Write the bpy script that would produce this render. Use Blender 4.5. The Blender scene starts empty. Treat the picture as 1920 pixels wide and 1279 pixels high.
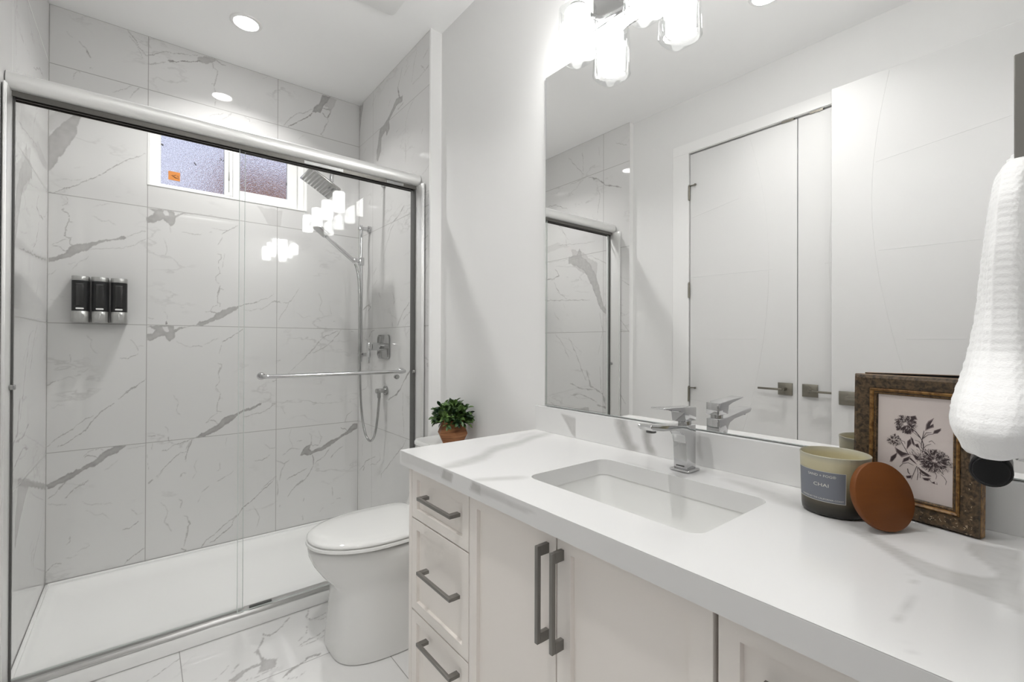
import bpy, bmesh, math, random
import numpy as np
from mathutils import Vector, Matrix, Quaternion

# ---------------------------------------------------------------- camera, world, lights, exposure
C = bpy.context.scene.collection
S = bpy.context.scene
CAM_H = 1.18
FPX, TH, PI_, RO = 862.3, 0.6773, 0.0044, -0.0034
def make_camera():
    cd = bpy.data.cameras.new('camera'); o = bpy.data.objects.new('camera', cd); C.objects.link(o)
    cd.sensor_fit = 'HORIZONTAL'; cd.sensor_width = 36.0; cd.lens = FPX / 1920 * 36.0
    cd.clip_start = 0.01; cd.clip_end = 100
    r0 = Vector((math.cos(TH), -math.sin(TH), 0))
    f = Vector((math.sin(TH) * math.cos(PI_), math.cos(TH) * math.cos(PI_), math.sin(PI_)))
    u0 = Vector((-math.sin(TH) * math.sin(PI_), -math.cos(TH) * math.sin(PI_), math.cos(PI_)))
    r = r0 * math.cos(RO) - u0 * math.sin(RO); u = r0 * math.sin(RO) + u0 * math.cos(RO)
    m = Matrix((r, u, -f)).transposed().to_4x4(); m.translation = Vector((0, 0, CAM_H))
    o.matrix_world = m
    S.camera = o
make_camera()
S.view_settings.view_transform = 'Standard'; S.view_settings.look = 'None'
S.view_settings.gamma = 1.0; S.view_settings.use_curve_mapping = False
S.view_settings.exposure = 0.24
S.cycles.use_denoising = True; S.cycles.use_adaptive_sampling = False
S.cycles.max_bounces = 14; S.cycles.diffuse_bounces = 6; S.cycles.glossy_bounces = 8
S.cycles.transmission_bounces = 8; S.cycles.transparent_max_bounces = 24
S.cycles.sample_clamp_indirect = 20.0
S.cycles.caustics_reflective = False; S.cycles.caustics_refractive = False

# light levels
SHADE_E = 40.0       # vanity lamp shades
SPOT_E = 30.0        # recessed ceiling lamps
SPOT_W = 6.9          # beam of each recessed lamp, watts
HALL_FILL_W = 5.8         # unseen fill light added behind the camera, watts
DAY_E = 1.3          # overcast daylight

w = bpy.data.worlds.new('world'); S.world = w; w.use_nodes = True
nt = w.node_tree; nt.nodes.clear()
out = nt.nodes.new('ShaderNodeOutputWorld'); bg = nt.nodes.new('ShaderNodeBackground')
tc = nt.nodes.new('ShaderNodeTexCoord'); sp = nt.nodes.new('ShaderNodeSeparateXYZ'); cr = nt.nodes.new('ShaderNodeValToRGB')
nt.links.new(tc.outputs['Generated'], sp.inputs[0]); nt.links.new(sp.outputs['Z'], cr.inputs[0])
cr.color_ramp.elements[0].position = 0.0; cr.color_ramp.elements[0].color = (.60, .58, .68, 1)
cr.color_ramp.elements[1].position = .6; cr.color_ramp.elements[1].color = (.66, .74, .95, 1)
nt.links.new(cr.outputs[0], bg.inputs['Color']); bg.inputs['Strength'].default_value = DAY_E
nt.links.new(bg.outputs[0], out.inputs[0])

def area_light(name, loc, size, power, col=(1, 1, 1), shape='RECTANGLE', sy=None, rot=(0, 0, 0)):
    l = bpy.data.lights.new(name, 'AREA'); l.shape = shape; l.size = size
    if sy: l.size_y = sy
    l.energy = power; l.color = col
    o = bpy.data.objects.new(name, l); o.location = loc; o.rotation_euler = rot; C.objects.link(o)
    return o
area_light('hallway_fill_light', (0.1, -0.42, 2.70), 0.9, HALL_FILL_W, (1, .993, .978), sy=0.5)  # added soft fill through the doorway, not a lamp known to hang there

# ---------------------------------------------------------------- traced marble veins (millimetres on each surface)
VEINS={'back':[[2.3,0.25,-325,868,-306,886,-283,880],[2.6,0.25,130,903,148,862,141,818,159,790],[2.7,0.22,234,550,219,517,234,478,212,447],[2.4,0.2,-210,1213,-187,1189,-192,1149,-168,1121],[2.6,0.2,84,1717,98,1658,88,1605],[3.1,0.25,861,629,881,585,867,545],[3.0,0.22,712,546,688,609,702,658],[2.4,0.22,-206,375,-176,344,-146,345,-121,315],[4.1,0.25,80,349,108,297,99,247,127,188],[3.9,0.25,507,238,536,167,519,114],[2.4,0.22,-184,1787,-160,1763,-129,1776,-105,1751],[3.1,0.22,857,1488,877,1437,862,1384,888,1344],[3.1,0.22,731,1358,770,1329,808,1341],[3.4,0.45,-69,2737,-45,2712,-19,2668,11,2640,25,2644,58,2673,89,2689,138,2700,222,2722],[6.0,0.35,11,2640,38,2652],[8.6,0.3,15,2596,45,2612,89,2636],[11.3,0.6,100,2646,121,2652],[7.1,0.6,121,2652,167,2669,247,2701],[2.9,0.3,-58,2711,-22,2658,-5,2610],[2.0,0.25,-286,2638,-263,2612],[2.4,0.3,-243,2611,-217,2579],[4.8,0.5,-217,2575,-208,2555,-200,2542],[4.8,0.3,-204,2492,-196,2497],[3.2,0.3,-254,2418,-254,2450,-242,2466,-235,2453],[2.9,0.3,-116,2406,-91,2427,-44,2465],[3.8,0.3,-18,2465,-37,2433,-53,2403],[0,0.55,223,2712,257,2734,315,2736,292,2711,261,2695,224,2688],[4.6,0.45,311,2734,334,2720,358,2718],[3.7,0.4,295,2708,298,2681,311,2677,312,2659,306,2624,302,2582,310,2543,306,2477],[4.6,0.3,288,2595,302,2600],[3.7,0.3,282,2415,316,2435,348,2454],[4.6,0.3,383,2465,368,2437,336,2411],[5.7,0.3,445,2461,470,2459,474,2441],[0,0.8,871,2732,924,2735,904,2694,879,2659,861,2614,844,2619,814,2604,824,2636,848,2670,863,2701],[0,0.35,924,2735,961,2734,945,2681,919,2640,904,2662,889,2668],[7.1,0.6,824,2626,799,2576,771,2555,742,2530,704,2496,677,2478],[4.0,0.4,814,2622,770,2590,727,2567,695,2539,667,2500,654,2471],[7.4,0.45,874,2647,899,2650,925,2658],[7.3,0.5,874,2621,889,2599,907,2602,925,2647],[3.7,0.35,904,2599,909,2582,889,2541,879,2507,864,2482,879,2476],[3.6,0.2,733,2421,766,2448],[2.9,0.2,537,2713,563,2730],[0,0.62,-344,2125,-324,2157,-313,2172,-288,2211,-257,2256,-242,2280,-207,2288,-225,2254,-236,2235,-243,2201,-245,2165,-267,2127,-276,2101,-290,2066,-312,2037,-313,2013,-339,1966,-343,1967],[0,0.2,-340,2222,-302,2277,-245,2279,-274,2231,-313,2176,-340,2145],[2.3,0.3,-316,2230,-296,2275,-268,2274,-245,2285],[2.8,0.5,-340,1869,-322,1870,-294,1889,-266,1910,-220,1942,-179,1976,-152,2000,-125,2027,-100,2056,-62,2086,-27,2112,9,2140],[4.1,0.4,-126,2029,-119,2035],[2.4,0.2,-300,1940,-266,1940,-226,1955],[2.4,0.15,-255,2002,-235,2010],[0,0.22,-383,2087,-345,2105,-344,1967,-361,1986,-374,2020],[4.7,0.35,-283,1863,-274,1849,-277,1833,-294,1820],[3.1,0.45,-288,1807,-294,1795,-274,1781,-268,1768,-270,1748,-274,1736,-279,1715,-278,1700,-282,1672,-271,1665,-264,1672],[3.1,0.4,-271,1746,-255,1745],[3.1,0.4,-268,1666,-267,1642,-260,1637],[3.1,0.3,-332,1626,-310,1640,-287,1655,-273,1659],[3.9,0.45,-326,1622,-310,1623,-296,1615,-284,1607,-267,1611],[0,0.7,-342,1547,-342,1565,-320,1571,-298,1584,-284,1597,-273,1614,-262,1635,-242,1642,-219,1647,-192,1659,-159,1671,-123,1683,-95,1695,-76,1702,-62,1700,-76,1685,-98,1684,-123,1677,-159,1659,-189,1639,-204,1619,-233,1605,-253,1587,-287,1569,-320,1552],[2.5,0.3,-204,1621,-153,1633,-107,1640,-76,1646,-34,1666,-15,1682,13,1705],[3.4,0.3,-63,1704,-34,1725,-15,1730,13,1745],[2.0,0.2,-253,1522,-241,1547,-201,1591],[2.3,0.25,-340,1485,-325,1495,-309,1512],[2.0,0.2,-273,1545,-247,1556],[2.0,0.2,-189,1826,-160,1846,-127,1858],[2.3,0.15,-370,1781,-370,1735,-343,1766],[0,0.72,18,1784,18,1814,39,1830,46,1849,16,1860,49,1864,83,1864,104,1864,125,1863,132,1847,154,1857,186,1865,154,1848,136,1834,131,1803,112,1786,94,1799,84,1814,63,1807,39,1792],[0,-0.72,83,1862,101,1863,104,1838,94,1834,84,1847],[3.2,0.25,186,1865,227,1870,287,1870,341,1865,419,1867],[5.2,0.15,108,1786,112,1747],[4.5,0.4,201,1757,246,1761],[2.7,0.3,161,1764,201,1757],[2.8,0.3,295,1803,326,1801,365,1802],[4.6,0.25,287,1779,295,1784],[4.2,0.45,342,1778,365,1797,393,1821,420,1837],[3.7,0.35,346,1760,338,1745,327,1716],[3.7,0.4,323,1667,336,1661,339,1643,327,1628,329,1605,325,1586,331,1564,312,1539,310,1521,328,1504],[2.3,0.25,354,1673,347,1626,343,1597],[4.1,0.5,335,1495,330,1467,324,1449],[2.8,0.35,330,1467,351,1471],[0,0.25,513,1965,648,1963,637,1867,570,1871,543,1920],[2.4,0.25,-265,1118,-264,1091,-276,1073],[2.9,0.45,-85,1096,-57,1099,-31,1109,-15,1117],[2.5,0.3,-48,1190,-22,1157,-17,1132],[2.5,0.2,-15,1155,8,1161],[3.1,0.45,-342,975,-332,979,-325,992,-312,995],[3.1,0.2,-312,995,-284,1007,-267,1014,-250,1004],[3.2,0.2,-239,1039,-215,1036,-201,1049],[3.4,0.5,-72,917,-46,942,-17,966,14,985],[2.3,0.18,-308,1394,-297,1385,-286,1392],[2.3,0.15,-330,1377,-317,1370],[4.6,0.4,330,1478,330,1455,322,1432,322,1395,340,1394],[3.2,0.35,330,1467,347,1471],[3.2,0.35,338,1394,334,1373],[3.2,0.35,263,1342,290,1352,301,1373,324,1386],[7.3,0.5,286,1352,305,1342,328,1331],[0,0.72,226,1271,241,1287,275,1302,305,1316,317,1335,344,1359,376,1370,416,1384,440,1390,420,1373,400,1355,384,1338,364,1326,336,1311,298,1289,263,1274,252,1267],[6.7,0.5,420,1380,453,1393,495,1405,524,1416],[3.4,0.3,524,1416,568,1438,603,1463],[3.4,0.3,445,1360,499,1365,542,1376,577,1398,603,1421,616,1424],[4.3,0.4,22,1306,46,1298],[5.2,0.7,99,1287,99,1270],[3.0,0.25,86,1336,104,1322,104,1296],[0,0.72,18,1184,18,1216,39,1225,53,1243,32,1253,18,1255,52,1264,100,1266,129,1264,132,1244,150,1253,189,1263,171,1254,150,1240,136,1227,134,1200,110,1181,97,1196,90,1209,66,1204,43,1191],[0,-0.72,83,1256,101,1259,108,1235,95,1230,85,1245],[2.2,0.45,189,1264,230,1269],[4.0,0.4,208,1154,230,1159,253,1156],[2.7,0.25,140,1183,172,1161,208,1154],[2.7,0.25,260,1165,291,1177,302,1193,329,1202],[3.7,0.5,349,1177,369,1198,396,1217,421,1231,449,1256],[3.7,0.35,345,1161,337,1138,330,1115],[3.7,0.35,326,1062,342,1055,334,1023,328,1005,334,967,315,936,339,894],[2.8,0.15,448,1450,448,1450],[4.9,0.35,594,1416,639,1421],[3.5,0.4,594,1416,612,1422,643,1414,684,1416],[3.0,0.35,745,1511,717,1463,689,1426,666,1375,643,1339,626,1299],[3.9,0.45,596,950,623,956],[4.7,0.5,776,1079,800,1109,829,1145,858,1186,898,1218,939,1237,981,1256],[3.7,0.45,819,1119,859,1127,899,1155,950,1197,981,1240,997,1262],[3.0,0.25,677,981,714,1024,752,1064,780,1084],[4.2,0.2,928,1414,934,1356],[4.2,0.3,944,1314,960,1315],[4.4,0.35,1056,1252,1078,1253],[4.9,0.3,613,1072,645,1076,613,1057],[3.8,0.5,-11,967,-37,945,-62,922,-91,895],[3.3,0.5,-104,879,-134,855,-149,840],[9.7,0.5,-149,844,-167,824,-182,807],[3.6,0.5,-182,807,-196,785,-209,758,-231,735,-254,718,-282,702,-307,686],[3.1,0.45,-185,822,-214,803,-240,784,-260,764,-282,747,-305,727,-329,705,-340,697],[0,0.8,-339,522,-315,535,-290,548,-276,551,-253,565,-242,575,-219,581,-189,596,-175,610,-163,624,-148,642,-123,655,-96,665,-59,663,-83,643,-95,632,-123,618,-144,601,-165,588,-189,574,-221,561,-242,547,-267,528,-281,517,-295,516,-317,507,-336,501],[3.2,0.55,-213,627,-198,635,-178,626,-163,620],[2.4,0.4,-216,632,-193,656,-160,662,-148,650],[2.9,0.25,-54,643,-22,649,17,652],[2.9,0.2,-138,551,-114,575,-89,600],[3.1,0.45,-298,486,-284,510,-276,524],[3.2,0.3,-253,477,-227,497,-195,519],[3.2,0.4,311,922,331,903],[4.1,0.45,339,893,333,866,327,843,327,797,343,794],[3.2,0.35,335,868,354,868],[3.2,0.35,327,788,300,772,274,745,293,750],[5.5,0.5,293,753,316,741,332,728],[0,0.85,229,667,248,687,282,697,308,714,332,733,351,758,379,767,419,782,452,795,498,811,540,826,536,815,502,796,452,784,423,767,391,740,363,715,324,692,293,677,263,665],[3.9,0.4,448,756,502,765,562,778,589,798,620,823],[2.9,0.3,545,828,597,851],[6.2,0.5,229,665,211,661,204,635,193,601,186,575,188,548],[9.8,0.25,211,656,196,627,182,607],[3.9,0.5,211,658,182,653,135,638,107,620,80,615],[3.9,0.45,186,597,160,595,139,574,115,551,91,529,77,508],[3.4,0.2,77,508,57,483],[6.0,0.4,47,470,33,454],[4.4,0.5,107,683,107,665,125,666],[8.5,0.35,29,697,52,694],[7.7,0.25,44,665,39,627],[3.0,0.25,93,741,109,724,109,700],[3.5,0.35,168,468,168,481,183,481],[3.2,0.3,339,516,339,479,321,468],[3.2,0.2,371,649,360,600],[4.4,0.45,504,494,546,497,590,517],[3.9,0.3,559,587,585,559,616,557],[4.4,0.4,547,327,582,362,622,387],[3.2,0.3,264,374,295,395],[4.3,0.3,22,604,21,558,26,527],[4.2,0.25,373,431,400,454],[3.9,0.4,597,814,619,825],[4.0,0.3,651,813,678,828,706,831],[3.0,0.25,651,798,669,751],[3.2,0.25,900,819,911,850,941,847],[0,0.85,755,494,769,523,778,537,798,544,817,552,807,523,822,510,862,520,902,541,943,562,979,573,1021,594,1048,624,1075,648,1103,648,1103,617,1070,597,1027,583,984,559,943,535,912,513,872,503,832,493,793,484],[5.4,0.45,995,635,1021,619,1037,609],[5.2,0.5,817,568,817,547,842,541,862,536],[8.3,0.6,822,484,832,457,832,421],[4.2,0.4,837,425,852,438,902,472,928,511],[4.3,0.4,933,447,943,466,985,497,1016,514],[7.1,0.3,735,578,759,580],[5.0,0.3,750,531,698,543,657,504],[8.0,0.3,625,484,657,454,698,478],[5.0,0.3,639,363,657,435,666,453],[4.1,0.4,685,360,732,382,793,407],[6.1,0.35,832,416,803,364,760,326,709,290],[4.3,0.35,1026,664,1037,706,1069,735],[3.6,0.3,802,621,819,603,817,568],[3.1,0.4,-336,456,-309,472,-295,496,-276,523],[5.5,0.45,-277,445,-264,466,-247,479],[3.2,0.4,-247,481,-218,497,-195,516],[3.1,0.3,-339,432,-309,423,-278,415],[2.8,0.25,-221,414,-188,395,-146,394,-110,382],[2.5,0.3,-37,341,-15,309],[2.5,0.15,-14,311,12,311],[3.8,0.5,-71,246,-43,251,-23,263,-5,271],[3.1,0.35,-257,265,-258,238,-274,225],[3.2,0.2,-234,184,-211,191,-193,204,-211,217],[3.2,0.25,-274,166,-251,161,-228,170],[3.5,0.45,-337,121,-323,136,-310,147,-290,146],[4.2,0.5,-59,73,-42,93,-13,118,18,134],[8.0,0.35,32,455,43,470],[3.4,0.25,61,478,86,514],[5.9,0.4,163,466,168,480,183,481],[4.7,0.3,155,350,164,337,160,305],[4.7,0.4,177,255,193,248,203,210,194,194,189,148,175,99],[8.3,0.5,165,87,187,75,175,67],[4.2,0.4,254,368,282,390],[3.6,0.2,237,321,252,354],[6.2,0.3,323,413,370,435],[5.0,0.55,620,380,576,340,513,288,457,243,430,208,403,186,398,156,366,127,314,92,294,82],[5.5,0.45,430,214,376,174,345,151,304,119,273,96,253,69],[6.1,0.45,683,359,720,379,777,396],[6.8,0.4,823,395,784,347,721,305,684,259],[10.6,0.35,645,211,639,203],[6.1,0.4,775,210,781,229],[4.9,0.25,937,158,958,160],[5.6,0.3,870,124,890,140],[5.7,0.3,972,182,1000,184],[4.9,0.25,944,262,944,206],[5.4,0.25,766,120,769,93],[5.3,0.3,626,363,629,277]],'right':[[0,0.7,2986,2730,2920,2734,2950,2670,2976,2588,2991,2509],[10.4,0.6,2405,2617,2397,2561,2367,2535],[0,0.7,2427,2554,2345,2542,2352,2510,2427,2514,2473,2492,2521,2470,2520,2416,2552,2393,2569,2427,2628,2406,2636,2331,2679,2282,2706,2283,2698,2351,2655,2464,2570,2475,2505,2505],[5.2,0.45,2354,2698,2383,2646,2405,2610],[3.8,0.35,2268,2670,2325,2646],[4.3,0.35,2181,2709,2207,2660,2227,2607,2240,2564],[4.2,0.3,2048,2567,2135,2553,2226,2551],[4.7,0.4,2135,2608,2091,2560,2048,2570],[4.7,0.3,2110,2632,2061,2649],[5.8,0.4,2411,2485,2367,2490,2338,2497],[3.6,0.3,2720,2703,2783,2649],[4.1,0.3,2506,2586,2538,2551],[3.8,0.3,2212,2465,2280,2424,2308,2371,2314,2329],[3.8,0.35,2314,2284,2303,2230,2313,2163],[4.2,0.3,2107,2273,2126,2249],[3.9,0.3,2425,2368,2395,2371],[2.9,0.25,2044,2063,2117,2038],[3.8,0.25,2877,2425,2946,2394],[9.5,0.45,2324,1925,2384,1891,2431,1874,2495,1860],[5.6,0.35,2447,1857,2495,1825,2544,1757,2595,1693,2586,1649],[4.9,0.3,2495,1853,2545,1820],[4.4,0.3,2703,1635,2740,1603],[5.2,0.3,2684,1560,2758,1522],[9.2,0.45,2917,1389,2815,1421,2786,1397,2835,1380],[5.8,0.3,2664,1485,2628,1445],[4.8,0.35,2467,1468,2442,1425,2450,1398],[4.6,0.4,2253,1392,2318,1357,2363,1312,2393,1273],[4.6,0.35,2231,1352,2332,1305],[4.8,0.4,2473,1296,2464,1268],[4.9,0.5,2146,1700,2087,1702,2050,1717],[4.9,0.5,2055,1563,2111,1512,2144,1540],[3.6,0.4,2062,1658,2087,1644],[6.3,0.5,2916,1387,2859,1410,2818,1413,2778,1426],[7.2,0.5,2815,1214,2775,1244,2723,1259],[5.3,0.4,2857,1251,2885,1209,2815,1182],[3.7,0.4,2260,1392,2320,1351,2372,1312,2404,1271],[4.2,0.35,2449,1452,2438,1394],[4.3,0.4,2470,1287,2470,1268],[11.9,0.6,2237,1036,2296,989,2347,935,2400,894,2510,853],[3.6,0.4,2326,918,2326,864,2330,804,2314,743,2314,684],[4.8,0.5,2960,349,2889,392,2847,432,2701,487],[9.6,0.5,2874,389,2902,357],[4.3,0.5,2283,658,2333,608,2418,547,2484,496,2541,450,2612,400,2612,376],[4.3,0.35,2905,549,2919,493,2904,447],[4.1,0.35,2638,524,2625,487,2687,444,2819,412],[5.3,0.3,2967,865,2867,884,2825,914]],'left':[[2.5,0.4,2321,1955,2392,1955,2467,1961,2549,1968,2673,1984,2731,1982],[0,0.35,2300,1792,2368,1822,2439,1887,2567,1932,2553,1875,2563,1830,2556,1799,2461,1739,2331,1683,2304,1676],[2.4,0.3,2724,2140,2650,2074,2599,2011],[2.5,0.3,2588,1853,2736,1858,2951,1865],[2.1,0.3,2367,1848,2441,1856,2520,1862],[3.0,0.3,2507,1782,2738,1817],[0,0.2,2584,1954,2729,2010,2969,1984,2970,1961,2835,1944,2674,1963],[3.3,0.35,2979,1779,2933,1747,2825,1712,2763,1710,2762,1738],[8.7,0.35,2366,1510,2550,1523,2731,1533,2966,1552],[2.4,0.3,2592,1559,2672,1579,2728,1598],[1.8,0.2,2378,1571,2531,1593],[2.0,0.2,2657,1502,2631,1465],[2.6,0.2,2472,1084,2455,1112,2532,1161,2581,1206,2669,1228],[2.4,0.2,2765,1209,2653,1160,2551,1097],[2.5,0.25,2528,1266,2763,1272,2980,1268],[2.3,0.25,2308,873,2514,823,2726,765,2961,695],[2.8,0.25,2437,804,2548,776,2501,749,2367,758],[2.0,0.2,2769,680,2552,679,2413,679],[0,0.5,2384,683,2579,640,2968,532,2981,504,2795,554,2571,616,2384,662],[0,0.5,2383,691,2587,644,2572,609,2507,584,2447,548,2391,505,2337,449,2333,552,2372,629],[2.5,0.3,2624,579,2737,533,2926,469],[2.8,0.45,2952,406,2887,373,2805,338,2728,301,2682,284,2711,249,2714,189],[2.4,0.3,2707,343,2653,321,2655,284],[2.2,0.3,2750,230,2988,126],[0,0.65,2596,1820,2596,1875,2508,1877,2479,1922,2450,1854,2380,1802,2312,1701,2272,1574,2241,1470,2195,1407,2207,1388,2272,1441,2312,1536,2352,1622,2422,1734,2507,1787],[9.1,0.5,2867,1717,2768,1718,2704,1734,2752,1796],[6.7,0.4,2767,1684,2703,1589,2610,1537],[6.1,0.3,2367,1853,2260,1796,2170,1744],[5.5,0.4,2749,1254,2670,1187,2593,1056],[8.5,0.35,2594,1230,2505,1080,2433,934,2405,894],[6.1,0.35,2270,1004,2257,822,2205,746],[16.4,0.4,2405,977,2363,855,2244,803,2218,725],[10.6,0.4,2577,861,2461,826,2323,827],[10.6,0.4,2577,763,2460,784,2296,737],[18.1,0.45,2296,717,2142,694],[5.1,0.3,2272,1411,2245,1268,2284,1105],[5.6,0.3,2766,1435,2702,1365],[5.8,0.35,2096,1363,2001,1254],[5.8,0.3,2072,1634,1997,1588],[12.1,0.5,2383,2457,2288,2414,2223,2356,2074,2297],[6.4,0.35,2600,2675,2525,2587,2438,2498],[5.3,0.3,2453,2672,2439,2519],[6.4,0.3,2424,2462,2584,2452],[5.1,0.35,2301,2377,2275,2288,2301,2151],[5.8,0.3,2124,2635,2028,2584],[6.1,0.2,2289,2660,2276,2595],[6.7,0.4,2836,2335,2738,2324,2613,2262],[5.8,0.4,2094,836,2034,745],[5.5,0.3,2721,2174,2643,2070,2612,1954]],'floor':[[3.5,0.4,19,2041,70,2077,116,2113],[6.7,0.45,502,2137,461,2091,410,2050,392,2078,384,2098],[5.1,0.4,392,2091,370,2019,346,1978],[0,0.6,341,1982,356,1988,352,1950,370,1902,400,1889,386,1846,358,1837,329,1849,346,1888,310,1885,260,1850,237,1864,275,1892,307,1898,349,1902],[5.6,0.4,581,2151,558,2100,561,2061,601,2066,673,2078],[5.5,0.35,561,2061,607,2039,654,2039],[7.9,0.35,548,2036,525,1973,488,1950],[5.8,0.4,623,1962,565,1940,518,1926,473,1913],[5.1,0.35,604,1923,543,1906,483,1905],[11.9,0.5,535,1816,490,1818,445,1798,385,1765],[3.4,0.3,251,1953,219,1916,194,1898],[3.5,0.3,283,1949,257,1906],[4.0,0.35,389,1833,326,1831,281,1829],[4.0,0.35,466,1750,431,1738,402,1751]],'counter':[[19.7,0.5,602,1032,645,1038,726,1061,787,1094,856,1128,931,1146,1028,1178,1142,1208],[11.4,0.4,619,900,650,881,719,843],[11.3,0.2,962,1184,1046,1233,1115,1242],[21.2,0.45,1084,530,1072,473,1055,419,1031,376,1015,328,1003,282,962,246],[0,0.75,959,257,976,234,941,201,915,168,902,137,900,110,911,85,927,73,939,73,969,90,994,109,1012,113,1059,117,1060,103,1072,59,826,45,838,63,849,95,852,121,853,144,875,165,906,198],[1.7,0.35,836,160,842,153],[1.7,0.35,835,152,808,144,773,140,742,140,712,142,691,139,674,132],[1.3,0.2,651,121,634,115,612,109],[6.5,0.25,687,310,687,310],[29.6,0.2,1124,587,1134,519,1097,441,1039,380],[10.4,0.2,1030,772,1022,703,994,655]],'splash':[[0,0.7,1157,932,1083,927,1082,860,1099,869,1120,896],[17.5,0.7,796,937,803,901,796,873,782,864],[18.3,0.6,901,947,885,906,863,864,841,865],[5.8,0.3,638,944,638,905,630,877]],'front':[[0,0.8,1038,852,992,851,1000,828,1049,827],[0,0.85,900,851,865,850,869,831,914,830],[0,0.25,1283,861,1040,854,1046,831,1283,828],[0,0.4,865,850,679,847,712,837,869,831]]}
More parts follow.
